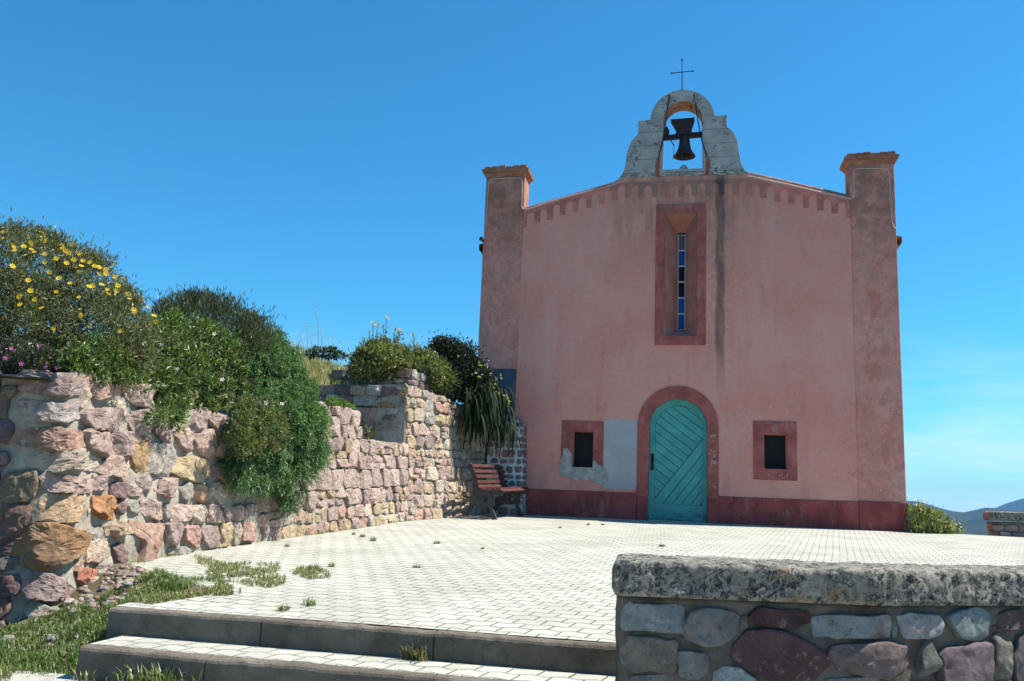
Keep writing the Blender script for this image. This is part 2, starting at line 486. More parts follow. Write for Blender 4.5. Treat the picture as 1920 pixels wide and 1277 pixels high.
def glass(name, col):
    t = MT(name, 0.5, 0.12); p = t.pos()
    c = t.mix(t.noise(p, 12, 3), tuple(v*0.75 for v in col), tuple(v*1.2 for v in col))
    return t.done(c, t.bump(t.noise(p, 9, 2), 0.15, 0.01))
M_blue = glass("blue pane", (0.014, 0.055, 0.21))
M_black = glass("black pane", (0.004, 0.004, 0.006))
M_mauve = glass("grey mauve pane", (0.085, 0.075, 0.10))
M_cable = simple("pale cable", (0.55, 0.48, 0.46), 0.6, 0.1, 20, 0.0)
M_scratch = simple("pale scratch", (0.66, 0.47, 0.43), 0.95, 0.12, 30, 0.0)

# --- stone of the walls: every stone carries its own colour
def stonemat(name, lich):
    t = MT(name, 0.92, 0.2); p = t.pos(); c = t.mix(1.0, t.attr(), (1.0, 1.0, 1.0) if lich else (1.12, 1.07, 1.03), 'MULTIPLY')
    n = t.noise(p, 7, 7, 0.68)
    c = t.mix(1.0, c, t.ramp(n, [(0.25, (0.45, 0.43, 0.42)), (0.42, (0.85, 0.84, 0.82)), (0.58, (1.05, 1.05, 1.03)), (0.75, (1.38, 1.34, 1.26))]), 'MULTIPLY')
    c = t.mix(t.mul(t.rng(t.noise(p, 22, 6, 0.72), 0.55, 0.68), 0.35), c, (0.50, 0.44, 0.36))
    c = t.mix(t.mul(t.rng(t.noise(p, 19, 8, 0.8), 0.555, 0.62), 0.7), c, (0.10, 0.075, 0.065))
    h = t.add(t.mul(t.noise(p, 24, 9, 0.8), 1.4), t.mul(t.vor(p, 21), 0.7))
    h = t.add(h, t.mul(t.noise(t.map(p, (1, 1, 2.5)), 70, 4, 0.6), 0.35))
    if lich:
        c = t.mix(t.mul(t.rng(t.noise(p, 60, 4, 0.7), 0.55, 0.65), 0.3), c, (0.05, 0.05, 0.055))
    return t.done(c, t.bump(h, 0.9, 0.022))
M_stone = stonemat("rubble stone", False)
M_stone2 = stonemat("shade tinted rubble stone", True)  # shaded copy of the stone: shade put into its darker tint, plus lichen specks
def mortarmat(name, a, b):
    t = MT(name, 0.96, 0.1); p = t.pos()
    c = t.mix(t.rng(t.noise(p, 5, 7, 0.65), 0.35, 0.65), a, b)
    c = t.mix(t.mul(t.rng(t.noise(p, 35, 5, 0.7), 0.56, 0.66), 0.5), c, (0.16, 0.13, 0.10))
    return t.done(c, t.bump(t.add(t.noise(p, 30, 8, 0.75), t.mul(t.noise(p, 9, 4), 0.8)), 0.85, 0.02))
M_mortar = mortarmat("pale lime mortar", (0.255, 0.22, 0.17), (0.385, 0.35, 0.28))
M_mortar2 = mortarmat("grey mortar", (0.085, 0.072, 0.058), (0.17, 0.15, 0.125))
M_point = mortarmat("white pointing", (0.44, 0.44, 0.44), (0.58, 0.58, 0.57))

def granite():
    t = MT("lichened cap stone", 0.95, 0.2); p = t.pos()
    n = t.noise(p, 9, 8, 0.7)
    c = t.mix(t.rng(n, 0.35, 0.65), (0.19, 0.178, 0.148), (0.33, 0.312, 0.262))
    bl = t.mul(t.rng(t.noise(p, 27, 9, 0.85, 0.8), 0.455, 0.55), t.rng(t.noise(p, 5.5, 6, 0.65), 0.30, 0.50))
    c = t.mix(t.mul(bl, 0.95), c, (0.018, 0.018, 0.022))
    c = t.mix(t.mul(t.rng(t.noise(p, 6, 6, 0.7), 0.6, 0.68), 0.6), c, (0.30, 0.20, 0.11))
    h = t.add(t.noise(p, 38, 8, 0.8), t.mul(t.noise(p, 11, 6, 0.7), 1.2))
    return t.done(c, t.bump(h, 0.8, 0.014))
M_granite = granite()

# --- paving of wavy interlocking blocks
def paving():
    t = MT("wavy concrete pavers", 0.92, 0.2); p = t.pos(); x, y, z = t.xyz(p)
    wx = t.sub(t.noise(p, 0.7, 3), 0.5); wy = t.sub(t.noise(t.map(p, loc=(9, 4, 0)), 0.8, 3), 0.5)
    X = t.add(x, t.mul(wx, 0.05)); Y = t.add(y, t.mul(wy, 0.06))
    PW, PL = 0.175, 0.152
    # long wavy bed joints run across, short slanted joints step between them
    zig = t.mul(t.sub(t.ma('PINGPONG', t.add(X, 0.03), PW/2), PW/4), 0.42)
    v = t.mul(t.add(Y, zig), 1/PL)
    row = t.ma('FLOOR', v); fv = t.ma('FRACT', v)
    odd = t.mul(t.ma('FRACT', t.mul(row, 0.37)), 1.0)
    slant = t.mul(t.sub(fv, 0.5), -0.16)
    u = t.add(t.add(t.mul(X, 1/PW), odd), slant)
    colm = t.ma('FLOOR', u); fu = t.ma('FRACT', u)
    eu = t.mul(t.sub(0.5, t.ma('ABSOLUTE', t.sub(fu, 0.5))), PW)
    ev = t.mul(t.sub(0.5, t.ma('ABSOLUTE', t.sub(fv, 0.5))), PL)
    e = t.ma('MINIMUM', t.mul(eu, 1.35), t.mul(ev, 0.75))
    wn_ = t.n('ShaderNodeTexWhiteNoise'); wn_.noise_dimensions = '2D'
    t.put(wn_.inputs['Vector'], t.comb(colm, row, 0.0))
    rnd = wn_.outputs['Value']
    jw = t.rng(t.noise(p, 5, 4, 0.6), 0.3, 0.7, 0.002, 0.0085)
    joint = t.rng(e, t.mul(jw, 0.6), t.mul(jw, 1.3), 1, 0)
    base = t.mix(rnd, (0.365, 0.36, 0.315), (0.42, 0.415, 0.365))
    base = t.mix(t.rng(t.noise(p, 1.4, 8, 0.68), 0.38, 0.66), base, t.mix(0.75, base, (0.29, 0.28, 0.235)))
    base = t.mix(t.mul(t.rng(t.noise(p, 45, 5, 0.7), 0.58, 0.66), 0.4), base, (0.24, 0.22, 0.18))
    dirt = t.mix(t.rng(t.noise(p, 1.6, 5, 0.65), 0.45, 0.62), (0.20, 0.185, 0.145), (0.085, 0.08, 0.05))
    c = t.mix(t.mul(joint, t.rng(t.noise(p, 3.1, 4, 0.6), 0.3, 0.6, 0.5, 1.0)), base, dirt)
    h = t.add(t.add(t.rng(e, 0.0, 0.016, 0, 1), t.mul(rnd, 0.12)), t.mul(t.noise(p, 60, 5, 0.7), 0.18))
    return t.done(c, t.bump(h, 0.9, 0.012))
M_pave = paving()

def concrete(name, a, b):
    t = MT(name, 0.94, 0.2); p = t.pos()
    c = t.mix(t.rng(t.noise(p, 3, 7, 0.65), 0.35, 0.65), a, b)
    c = t.mix(t.mul(t.rng(t.noise(p, 50, 6, 0.75), 0.55, 0.65), 0.55), c, (0.09, 0.08, 0.07))
    c = t.mix(t.mul(t.rng(t.noise(p, 5, 7, 0.75), 0.5, 0.66), 0.6), c, tuple(v*0.5 for v in a))
    return t.done(c, t.bump(t.add(t.mul(t.noise(p, 48, 8, 0.8), 1.5), t.noise(p, 9, 4)), 0.8, 0.014))
M_kerb = concrete("kerb concrete", (0.125, 0.105, 0.082), (0.20, 0.172, 0.135))
M_lower = concrete("rough gravelled ground", (0.42, 0.40, 0.34), (0.54, 0.52, 0.45))

def earth(name, a, b, g):
    t = MT(name, 0.97, 0.1); p = t.pos()
    c = t.mix(t.rng(t.noise(p, 4, 7, 0.65), 0.35, 0.65), a, b)
    c = t.mix(t.rng(t.noise(p, 1.1, 6, 0.65), 0.42, 0.58), c, g)
    return t.done(c, t.bump(t.add(t.noise(p, 40, 8, 0.8), t.noise(p, 9, 4)), 1.0, 0.05))
M_earth = earth("dry earth", (0.17, 0.125, 0.088), (0.31, 0.25, 0.18), (0.15, 0.125, 0.075))
M_hillgrass = earth("grassy hill", (0.11, 0.10, 0.045), (0.17, 0.15, 0.07), (0.065, 0.085, 0.03))
t = MT("wooded mountain", 0.95, 0.05); p = t.pos()
c = t.mix(t.rng(t.noise(t.map(p, (0.01, 0.01, 0.02)), 1.0, 8, 0.7), 0.35, 0.65), (0.016, 0.024, 0.017), (0.040, 0.046, 0.030))
c = t.mix(t.mul(t.rng(t.noise(t.map(p, (0.004, 0.004, 0.004)), 2.0, 8, 0.7), 0.56, 0.66), 0.5), c, (0.09, 0.085, 0.065))
M_mount = t.done(c)

def leafmat(name, trans=0.3, rough=0.55, spec=0.3):
    t = MT(name, rough, spec); c = t.attr()
    t.put(t.b.inputs['Base Color'], c)
    tr = t.n('ShaderNodeBsdfTranslucent')
    bc = t.mix(1.0, c, (1.25, 1.35, 0.7), 'MULTIPLY')
    t.put(tr.inputs['Color'], bc)
    mx = t.n('ShaderNodeMixShader'); mx.inputs[0].default_value = trans
    out = [n for n in t.nt.nodes if n.type == 'OUTPUT_MATERIAL'][0]
    t.nt.links.new(t.b.outputs[0], mx.inputs[1]); t.nt.links.new(tr.outputs[0], mx.inputs[2])
    t.nt.links.new(mx.outputs[0], out.inputs[0])
    return t.m
M_leaf = leafmat("leaves", 0.3, 0.42, 0.5)
M_gloss = leafmat("glossy leaves", 0.18, 0.4, 0.5)
M_strap = leafmat("dark strap leaves", 0.1, 0.75, 0.1)
M_petal = leafmat("petals", 0.25, 0.6, 0.2)
M_stem = simple("brown stems", (0.10, 0.07, 0.045), 0.9, 0.3, 20, 0.3)

# ================================================================== SETTING: terrain
# foot line of the long left wall (x at given y), from the chapel to the near corner
WP = np.array([(-3.62, -0.02), (-3.80, -0.9), (-4.02, -2.12), (-4.32, -3.63), (-4.45, -6.71), (-4.53, -9.2), (-4.55, -10.09), (-4.46, -11.0), (-4.31, -11.70)])
def wallx(y):
    return np.interp(y, WP[::-1, 1], WP[::-1, 0])
def mound(x, y):
    d = wallx(np.clip(y, -11.7, 0))-x
    ye = y-0.137*np.clip(d-0.17, 0, 4)                       # the passage runs along the return wall
    T = np.interp(ye, [-12.6, -10.8, -10, -8, -6.6, -5.9, -5.4, -3.62, -3.40, -2.0, 0, 6, 14], [1.08, 1.08, 0.92, 1.02, 1.34, 1.30, 0.78, 0.82, 1.94, 1.84, 1.70, 1.7, 1.0])
    slope = np.interp(ye, [-12, -8, -6.2, -5.5, -3.62, -3.4, 0, 8], [0.10, 0.14, 0.10, 0.06, 0.06, 0.16, 0.22, 0.2])
    z = T+slope*np.clip(d-0.5, 0, 6.5)
    def s01(v):
        v = np.clip(v, 0, 1); return v*v*(3-2*v)
    z = np.maximum(z, 3.0*s01((-5.6-x)/1.9)*s01((ye+3.5)/1.3)*s01((9-y)/6))
    return z+0.05*fbm(np.stack([x*1.3, y*1.3, x*0], -1), 3)*np.clip((d-0.3)*2, 0, 1)
def grid_obj(name, xs, ys, fz, mat):
    X, Y = np.meshgrid(xs, ys); Z = fz(X, Y)
    V = np.stack([X, Y, Z], -1).reshape(-1, 3); nx, ny = len(xs), len(ys)
    I = np.arange(nx*ny).reshape(ny, nx)
    F = np.stack([I[:-1, :-1], I[:-1, 1:], I[1:, 1:], I[1:, :-1]], -1).reshape(-1, 4)
    b = MB(); b.add(V, F)
    return b.build(name, mat, smooth=True)
# mound behind the left wall
mb = MB(); nd, ny = 70, 240
ys = np.linspace(-11.9, 14, ny); ds = np.concatenate([np.linspace(0.22, 6, 45), np.linspace(6.5, 30, 25)])
Yg, Dg = np.meshgrid(ys, ds, indexing='ij'); Xg = wallx(np.clip(Yg, -11.7, 0))-Dg
Zg = mound(Xg, Yg)
I = np.arange(ny*nd).reshape(ny, nd)
mb.add(np.stack([Xg, Yg, Zg], -1).reshape(-1, 3), np.stack([I[:-1, :-1], I[1:, :-1], I[1:, 1:], I[:-1, 1:]], -1).reshape(-1, 4))
struct(mb.build("hillside", M_hillgrass, smooth=True))
# ground the chapel stands on, falling away beyond the plaza
def gnd(x, y):
    fx = np.clip((x-6.9)/5, 0, 1)**1.3*3.0+np.clip(x-12, 0, 200)*0.35
    fy = np.clip((y-0.6)/8, 0, 1)*2.0*np.clip((x-4.0)/1.5, 0, 1)+np.clip(y-9, 0, 200)*0.35
    z = np.where(y > -12.55, np.minimum(SL*np.minimum(y, 0)-0.09, -0.015), -0.80-0.06*(-12.6-np.minimum(y, -12.6)))
    z = np.where((y > 0.15), -0.015, z)
    z = np.where((x < -2.9) & (y < -10.4), -0.95, z)
    nz = 0.05*fbm(np.stack([x*0.9, y*0.9, 0*x+3], -1), 3)*np.clip((x-4.2)*2, 0, 1)*np.clip((y-0.4)*2, 0, 1)
    return z-fx-fy+nz
xs = np.concatenate([np.linspace(-60, -9, 18), np.linspace(-8, 14, 90), np.linspace(16, 120, 26)])
ysg = np.concatenate([np.linspace(-60, -19, 14), np.linspace(-18, -12.7, 30), [-12.56, -12.54], np.linspace(-12.3, 10, 80), np.linspace(12, 140, 30)])
struct(grid_obj("ground", xs, ysg, lambda x, y: gnd(x, y)-0.03, M_earth))
# rough pale ground in front of the steps
yl = np.linspace(-24, -12.95, 60); xl = np.linspace(-14, 9, 60)
struct(grid_obj("path", xl, yl, lambda x, y: -0.772-0.06*(-12.95-y)+0.012*fbm(np.stack([x*2, y*2, 0*x], -1), 3), M_lower))
# plaza
YS1, YS2 = -12.60, -13.02
zS = SL*YS1
pz = MB()
def bstart(x): return np.interp(x, [-4.7, -4.25, -3.75, -3.3], [-10.6, -10.85, -11.25, -11.75])
px_, py_ = np.concatenate([np.linspace(-4.9, -3.25, 29)[:-1], np.linspace(-3.25, 7.4, 35)]), np.concatenate([np.linspace(YS1+0.07, -10.4, 45)[:-1], np.linspace(-10.4, 0.12, 30)])
X, Y = np.meshgrid(px_, py_); I = np.arange(X.size).reshape(X.shape)
Z = SL*np.minimum(Y, 0)+0.006*fbm(np.stack([X*0.7, Y*0.7, 0*X], -1), 2)
qf = np.stack([I[:-1, :-1], I[:-1, 1:], I[1:, 1:], I[1:, :-1]], -1).reshape(-1, 4)
xc, yc = X.ravel()[qf].mean(1), Y.ravel()[qf].mean(1)
wig = 0.06*fbm(np.stack([xc*5, yc*5, 0*xc], -1), 2)
pz.add(np.stack([X, Y, Z], -1).reshape(-1, 3), qf[~((xc < -3.27) & (yc < bstart(xc)-0.03+wig))])
pz.build("plaza", M_pave, smooth=True)['kind'] = 'structure'

# steps: two rows of cast kerb blocks with a paved tread between
steps = empty("steps", (-1.6, YS2, -0.76))
tag(steps, "two low concrete steps with paved tread in front of the plaza", "steps")
def child_world(o, par):
    o.parent = par
    o.matrix_parent_inverse = Matrix.Translation(-Vector(par.location))
    return o
def kerb_row(y0, ztop, zbot, xs_, th):
    for i in range(len(xs_)-1):
        b = MB(); a0, a1 = xs_[i]+0.004, xs_[i+1]-0.004
        nx = max(4, int((a1-a0)/0.035)); 
        prof = [(0.0, zbot), (0.0, ztop-0.022), (0.006, ztop-0.008), (0.02, ztop), (th, ztop+0.003), (th, zbot)]
        xx = np.linspace(a0, a1, nx); V = []
        for k, (dy, z) in enumerate(prof):
            for q in xx: V.append((q, y0+dy, z))
        V = np.array(V)
        nn = fbm(V*[18, 18, 18]+5, 3); n2 = fbm(V*[5, 5, 5]+9, 2)
        top = V[:, 2] > ztop-0.03
        V[:, 1] += np.where(V[:, 1] < y0+th*0.8, 0.007*nn+0.006*n2, 0); V[:, 2] += np.where(top, 0.006*nn+0.004*n2-0.004, 0)
        I = np.arange(len(prof)*nx).reshape(len(prof), nx)
        b.add(V, np.stack([I[:-1, :-1], I[:-1, 1:], I[1:, 1:], I[1:, :-1]], -1).reshape(-1, 4))
        for e in (0, nx-1):
            ids = [k*nx+e for k in range(len(prof))]
            b.F.append(np.array([ids[::-1] if e else ids])); b.M.append(np.zeros(1, int))
        child_world(b.build("kerb_block", M_kerb), steps)
kerb_row(YS1, zS, zS-0.20, [-3.25, -2.22, -1.145, 0.02, 1.1], 0.075)
kerb_row(YS2, zS-0.160, zS-0.36, [-3.12, -2.32, -1.02, 0.1, 1.1], 0.085)
tr = MB(); tr.add([(-3.12, YS2+0.085, zS-0.162), (1.1, YS2+0.085, zS-0.162), (1.1, YS1+0.004, zS-0.159), (-3.12, YS1+0.004, zS-0.159)], [(0, 1, 2, 3)])
child_world(tr.build("tread", M_pave), steps)

# far mountains
def ridge(name, r0, r1, prof, extra, seed):
    """heightfield in polar form: prof = [(px,py)...] along the crest"""
    P = np.array(prof, float); D = rays(P)
    az = np.arctan2(D[:, 0], D[:, 1]); el = D[:, 2]/np.hypot(D[:, 0], D[:, 1])
    A = np.linspace(-1.5, 2.4, 420)
    E = np.interp(A, az, el)
    E = np.where((A < az[0]) | (A > az[-1]), extra+0.012*fbm(np.stack([A*4, A*0+seed, A*0], -1), 3), E)
    w = np.clip((A-az[0]+0.12)/0.12, 0, 1)*np.clip((az[-1]+0.12-A)/0.12, 0, 1)
    E = np.interp(A, az, el)*w+(extra+0.012*fbm(np.stack([A*4, A*0+seed, A*0], -1), 3))*(1-w)
    rr = np.linspace(0, 1, 44)
    Ag, T = np.meshgrid(A, rr, indexing='ij')
    rad_ = r0+(r1*1.25-r0)*T
    tt = np.clip((rad_-r0)/(r1-r0), 0, 1); back = np.clip((rad_-r1)/(0.25*r1), 0, 1)
    crest = (E[:, None]*r1+CZ)
    zlow = -75
    sh = tt*tt*(3-2*tt)
    nz = fbm(np.stack([Ag*40, T*9+seed, Ag*0], -1), 4)*0.10*(sh*(1-sh))*4
    z = zlow+(crest-zlow)*np.clip(sh+nz*0.8, 0, 1)-back*60
    V = np.stack([CX+rad_*np.sin(Ag), CY+rad_*np.cos(Ag), z], -1).reshape(-1, 3)
    na, nr = len(A), len(rr); I = np.arange(na*nr).reshape(na, nr)
    b = MB(); b.add(V, np.stack([I[:-1, :-1], I[1:, :-1], I[1:, 1:], I[:-1, 1:]], -1).reshape(-1, 4))
    return struct(b.build(name, M_mount, smooth=True))
ridge("hills", 150, 2600, [(1640, 934), (1680, 939), (1702, 940), (1716, 940), (1739, 945.5), (1767, 954), (1790, 959), (1806, 961), (1822, 958), (1843, 952), (1866, 952.6), (1890, 956), (1930, 960), (1990, 955)], 0.012, 1)
ridge("mountains", 1500, 4600, [(1600, 960), (1780, 972), (1840, 962), (1868, 952), (1892, 942), (1920, 935), (1960, 926), (2020, 930)], 0.02, 5)
vb = MB(); vb.add([(-6800, -6800, -76), (6800, -6800, -76), (6800, 6800, -76), (-6800, 6800, -76)], [(0, 1, 2, 3)])
struct(vb.build("valley", M_mount))

# ================================================================== CHAPEL
chapel = empty("chapel", (0, 0, 0))
tag(chapel, "pink plastered chapel with corner pillars, white bell gable and turquoise arched door", "chapel")
def arc(cx, cz, r, a0, a1, n=20):
    return [(cx+r*math.cos(rad(a0+(a1-a0)*i/n)), cz+r*math.sin(rad(a0+(a1-a0)*i/n))) for i in range(n+1)]
def rect(x0, z0, x1, z1): return [(x0, z0), (x1, z0), (x1, z1), (x0, z1)]
PLx, PLi, PRi, PRx = -4.15, -3.29, 3.335, 4.175
DOOR = [(-0.565, -0.3)]+[(0.57, -0.3)]+arc(0.0025, 1.832, 0.5675, 0, 180, 28)
topline = [(PRi, 6.50), (1.40, 7.055), (1.30, 7.09), (-1.20, 7.09), (-1.36, 6.98), (PLi, 6.44)]
SLIT = rect(-0.30, 3.66, 0.345, 6.25)
WINL = rect(-2.09, 0.977, -1.672, 1.697); WINR = rect(1.642, 1.072, 2.062, 1.738)
fb = MB()
outer = [(PLi-0.02, -0.3), (-0.565, -0.3)]+arc(0.0025, 1.832, 0.5675, 180, 0, 28)+[(0.57, -0.3), (PRi+0.02, -0.3), (PRi+0.02, 6.49)]+topline[1:-1]+[(PLi-0.02, 6.44)]
fb.prism([outer, SLIT, WINL, WINR], 0.0, 0.42)
fb.build("facade_wall", M_plaster, chapel, fix=True)
# walls behind, so that the inside is closed and dark
for nm, a, b_ in (("side_wall", (-4.08, 0.42, -0.4), (-3.70, 10.0, 5.75)), ("side_wall", (3.72, 0.42, -0.4), (4.10, 10.0, 5.75)), ("back_wall", (-3.70, 9.6, -0.4), (3.72, 10.0, 5.75))):
    b = MB(); b.box(a, b_); b.build(nm, M_plaster, chapel)
b = MB(); b.prism([[(-4.08, 5.752), (4.10, 5.752), (0.0, 6.80)]], 9.6, 10.0); b.build("back_gable", M_plaster, chapel)
# roof of barrel tiles behind the front
rf = MB()
for sgn in (-1, 1):
    n = 260; tt = np.linspace(0.43, 10.15, n); prof = 0.035*np.abs(np.sin(tt*math.pi/0.19))
    V = []
    for k, f in enumerate((0.0, 0.5, 1.0)):
        xx = 0.01+sgn*(4.36*f); zz = 6.98-1.22*f
        V += [(xx, q, zz+pp) for q, pp in zip(tt, prof)]
    V += [(0.01+sgn*4.36, q, 5.66) for q in tt]
    I = np.arange(4*n).reshape(4, n)
    rf.add(V, np.stack([I[:-1, :-1], I[:-1, 1:], I[1:, 1:], I[1:, :-1]], -1).reshape(-1, 4))
roof = rf.build("roof", M_tile, chapel)
# stepped eaves of half tiles along the side walls
for sgn in (-1, 1):
    ev = MB(); x0 = 4.10 if sgn > 0 else -4.08
    ev.box((min(x0, x0+sgn*0.10), 0.55, 5.50), (max(x0, x0+sgn*0.10), 10, 5.56))
    for k in range(60):
        yy = 0.62+k*0.155
        for (dx, zz, r) in ((0.13, 5.56, 0.06), (0.235, 5.655, 0.065)):
            pts = [(x0, yy, zz), (x0+sgn*dx, yy, zz-0.01)]
            ev.tube(pts, r, 8)
    ev.build("eaves", M_tile, roof)

# pillars with tiled caps
for sgn, (a, c_) in ((-1, (PLx, PLi)), (1, (PRi, PRx))):
    b = MB(); b.box((a, -0.012, -0.3), (c_, 0.50, 7.17))
    pil = b.build("corner_pillar", M_pillar, chapel, bevel=0.012)
    b = MB()
    def fr(x0, x1, e0, e1, z0, z1, yb=0.5):
        V = [(x0-e0, -0.012-e0, z0), (x1+e0, -0.012-e0, z0), (x1+e0, yb+e0, z0), (x0-e0, yb+e0, z0), (x0-e1, -0.012-e1, z1), (x1+e1, -0.012-e1, z1), (x1+e1, yb+e1, z1), (x0-e1, yb+e1, z1)]
        b.add(V, [(0, 3, 2, 1), (4, 5, 6, 7), (0, 1, 5, 4), (1, 2, 6, 5), (2, 3, 7, 6), (3, 0, 4, 7)])
    fr(a, c_, 0.004, 0.055, 7.165, 7.255)
    fr(a, c_, 0.075, 0.095, 7.257, 7.330)
    cap = b.build("pillar_cap", M_tile, pil, bevel=0.006)
    b = MB()
    for k in range(6):
        w = (c_-a+0.08)/6; x0 = a-0.04+k*w
        b.box((x0+0.004, -0.05+0.01*(k % 2), 7.328), (x0+w-0.004, 0.52, 7.40+0.012*((k*37) % 3)))
    b.build("cap_tile", M_tile, cap, bevel=0.012)
# base band
for (a, c_) in ((PLi+0.002, -0.790), (0.784, PRi-0.002)):
    b = MB(); b.box((a, -0.028, -0.3), (c_, 0.1, 0.515)); b.build("plinth", M_plinth, chapel, bevel=0.01)
for (a, c_) in ((PLx-0.022, PLi-0.002), (PRi+0.002, PRx+0.022)):
    b = MB(); b.box((a, -0.042, -0.3), (c_, 0.1, 0.515 if a < 0 else 0.53)); b.build("plinth", M_plinth, chapel, bevel=0.012)

# arcade of little blind arches under the roof line
def roofz(x):
    return np.interp(x, [-3.29, -1.36, -1.20, 1.30, 1.40, 3.335], [6.36, 6.90, 6.945, 6.945, 6.93, 6.42])
na = 24; pitch_ = (PRi-PLi-0.05)/na
poly = []
xs_t = np.linspace(PLi+0.004, PRi-0.004, 60)
poly = [(float(q), float(roofz(q))) for q in xs_t][::-1]      # right to left along the top
x = PLi+0.004
bot = [(x, float(roofz(x))-0.36)]
for i in range(na):
    xc = PLi+0.03+pitch_*(i+0.5); hw = 0.083+0.006*math.sin(i*5.1)
    zt = float(roofz(xc))-0.065-0.012*math.sin(i*2.3); zb1 = float(roofz(xc-hw-0.04))-0.335-0.012*math.sin(i*3.7); zb2 = float(roofz(xc+hw+0.04))-0.335-0.012*math.sin((i+1)*3.7)
    bot.append((xc-hw, zb1)); bot += arc(xc, zt-hw, hw, 180, 0, 10); bot.append((xc+hw, zb2))
bot.append((PRi-0.004, float(roofz(PRi))-0.36))
poly = bot+poly
b = MB(); b.prism([poly], -0.016, 0.02); b.build("arcade_frieze", M_frieze, chapel, bevel=0.004)

# slit window
def ring(outer, inner, y0, y1): 
    b = MB(); b.prism([outer, inner], y0, y1); return b
sl = ring(rect(-0.478, 3.476, 0.530, 6.442), SLIT, -0.022, 0.004).build("slit_window", M_trim, chapel, fix=True, bevel=0.006)
gx0, gx1, gz0, gz1, gy = -0.036, 0.124, 3.852, 5.93, 0.36
b = MB()
o4 = [(-0.30, 0.0, 3.66), (0.345, 0.0, 3.66), (0.345, 0.0, 6.25), (-0.30, 0.0, 6.25)]
i4 = [(gx0, gy, gz0), (gx1, gy, gz0), (gx1, gy, gz1), (gx0, gy, gz1)]
o4 = [(p[0]+(0.003 if p[0] < 0 else -0.003), p[1], p[2]+(0.003 if p[2] < 5 else -0.003)) for p in o4]
b.add(o4+i4, [(0, 1, 5, 4), (1, 2, 6, 5), (2, 3, 7, 6), (3, 0, 4, 7)])
b.build("splayed_reveal", M_reveal, sl)
b = MB(); nz_ = 6; hz = (gz1-0.05-gz0)/nz_
holes = [rect(gx0+0.016, gz0+k*hz+0.012, gx1-0.016, gz0+(k+1)*hz-0.012) for k in range(nz_)]
b.prism([rect(gx0+0.002, gz0+0.002, gx1-0.002, gz1-0.05)]+holes, gy-0.035, gy+0.01)
b.build("window_frame", M_lead, sl, fix=True)
for k, m in enumerate((M_blue, M_blue, M_black, M_black, M_blue, M_mauve)):
    b = MB(); h_ = holes[k]; b.box((h_[0][0], gy-0.020, h_[0][1]), (h_[1][0], gy-0.012, h_[2][1])); po = b.build("pane", m, sl)
    po['label'] = {M_blue: "blue glass pane", M_black: "black pane", M_mauve: "grey mauve pane"}[m]
b = MB(); b.box((-0.4, gy+0.012, 3.5), (0.5, gy+0.03, 6.4)); b.build("backing", M_dark, sl)

# two small square windows
for outer_, inner_, lab in ((rect(-2.316, 0.79, -1.470, 1.905), WINL, "small window with broken plaster surround"), (rect(1.437, 0.860, 2.243, 1.985), WINR, "small window with whole red surround")):
    wf = ring(outer_, inner_, -0.022, 0.003).build("small_window", M_trim, chapel, fix=True, bevel=0.006)
    wf['label'] = lab
    x0, z0 = inner_[0]; x1, z1 = inner_[2]
    b = MB(); n = 3; w = (x1-x0)/n
    for k in range(n): b.box((x0+k*w+0.0012, 0.30, z0-0.02), (x0+(k+1)*w-0.0012, 0.33, z1+0.02))
    b.box((x0-0.1, 0.37, z0-0.1), (x1+0.1, 0.39, z1+0.1))
    b.build("shutter", M_dark, wf)

# door surround and door
so = [(-0.787, 0.46)]+[(-0.787, 1.86)]+arc(-0.004, 1.86, 0.783, 180, 0, 30)[1:-1]+[(0.779, 1.86), (0.779, 0.46), (0.568, 0.46)]+arc(0.0025, 1.832, 0.566, 0, 180, 28)+[(-0.5635, 0.46)]
b = MB(); b.prism([so], -0.024, 0.03); ds_ = b.build("door_surround", M_trim, chapel, bevel=0.008)
for (a, c_) in ((-0.787, -0.568), (0.572, 0.781)):
    b = MB(); b.box((a, -0.040, -0.3), (c_, 0.03, 0.457)); b.build("base_block", M_plinth, ds_, bevel=0.012)
def clip(poly, a, b_, c):          # keep a*x+b*z<=c
    out = []
    for i in range(len(poly)):
        p, q = poly[i], poly[(i+1) % len(poly)]
        dp, dq = a*p[0]+b_*p[1]-c, a*q[0]+b_*q[1]-c
        if dp <= 0: out.append(p)
        if (dp < 0 < dq) or (dq < 0 < dp):
            s_ = dp/(dp-dq); out.append((p[0]+s_*(q[0]-p[0]), p[1]+s_*(q[1]-p[1])))
    return out
def dpt(zx, zy): return fac(1180+zx/4.26, 700+zy/4.26, 0.10)
DY = 0.11
b = MB()
leaf_out = [(-0.562, 0.012), (0.567, 0.012)]+arc(0.0025, 1.832, 0.564, 0, 180, 28)
b.prism([leaf_out], DY+0.0225, DY+0.05)
xl_, xr_ = dpt(205, 600)[0], dpt(590, 600)[0]
zb_ = dpt(400, 1050)[1]; ztop_ = dpt(372, 256)[1]; cx_ = (xl_+xr_)/2; rr_ = (xr_-xl_)/2; zsp = 1.80
panel = [(xl_, zb_), (xr_, zb_)]+[(cx_+rr_*math.cos(rad(t_)), zsp+(ztop_-zsp)*math.sin(rad(t_))) for t_ in np.linspace(0, 180, 25)]
inner = list(panel)
stile = MB()
stile.prism([leaf_out, inner], DY-0.006, DY+0.022)
A0, A1 = dpt(197, 1008), dpt(590, 520)             # upper edge of the broad brace
B0, B1 = dpt(262, 1046), dpt(590, 640)
dx, dz = A1[0]-A0[0], A1[1]-A0[1]; L_ = math.hypot(dx, dz); ux, uz = dx/L_, dz/L_; nx_, nz2 = -uz, ux   # normal points up-left
cA = nx_*A0[0]+nz2*A0[1]; cB = nx_*B0[0]+nz2*B0[1]
g = 0.0062
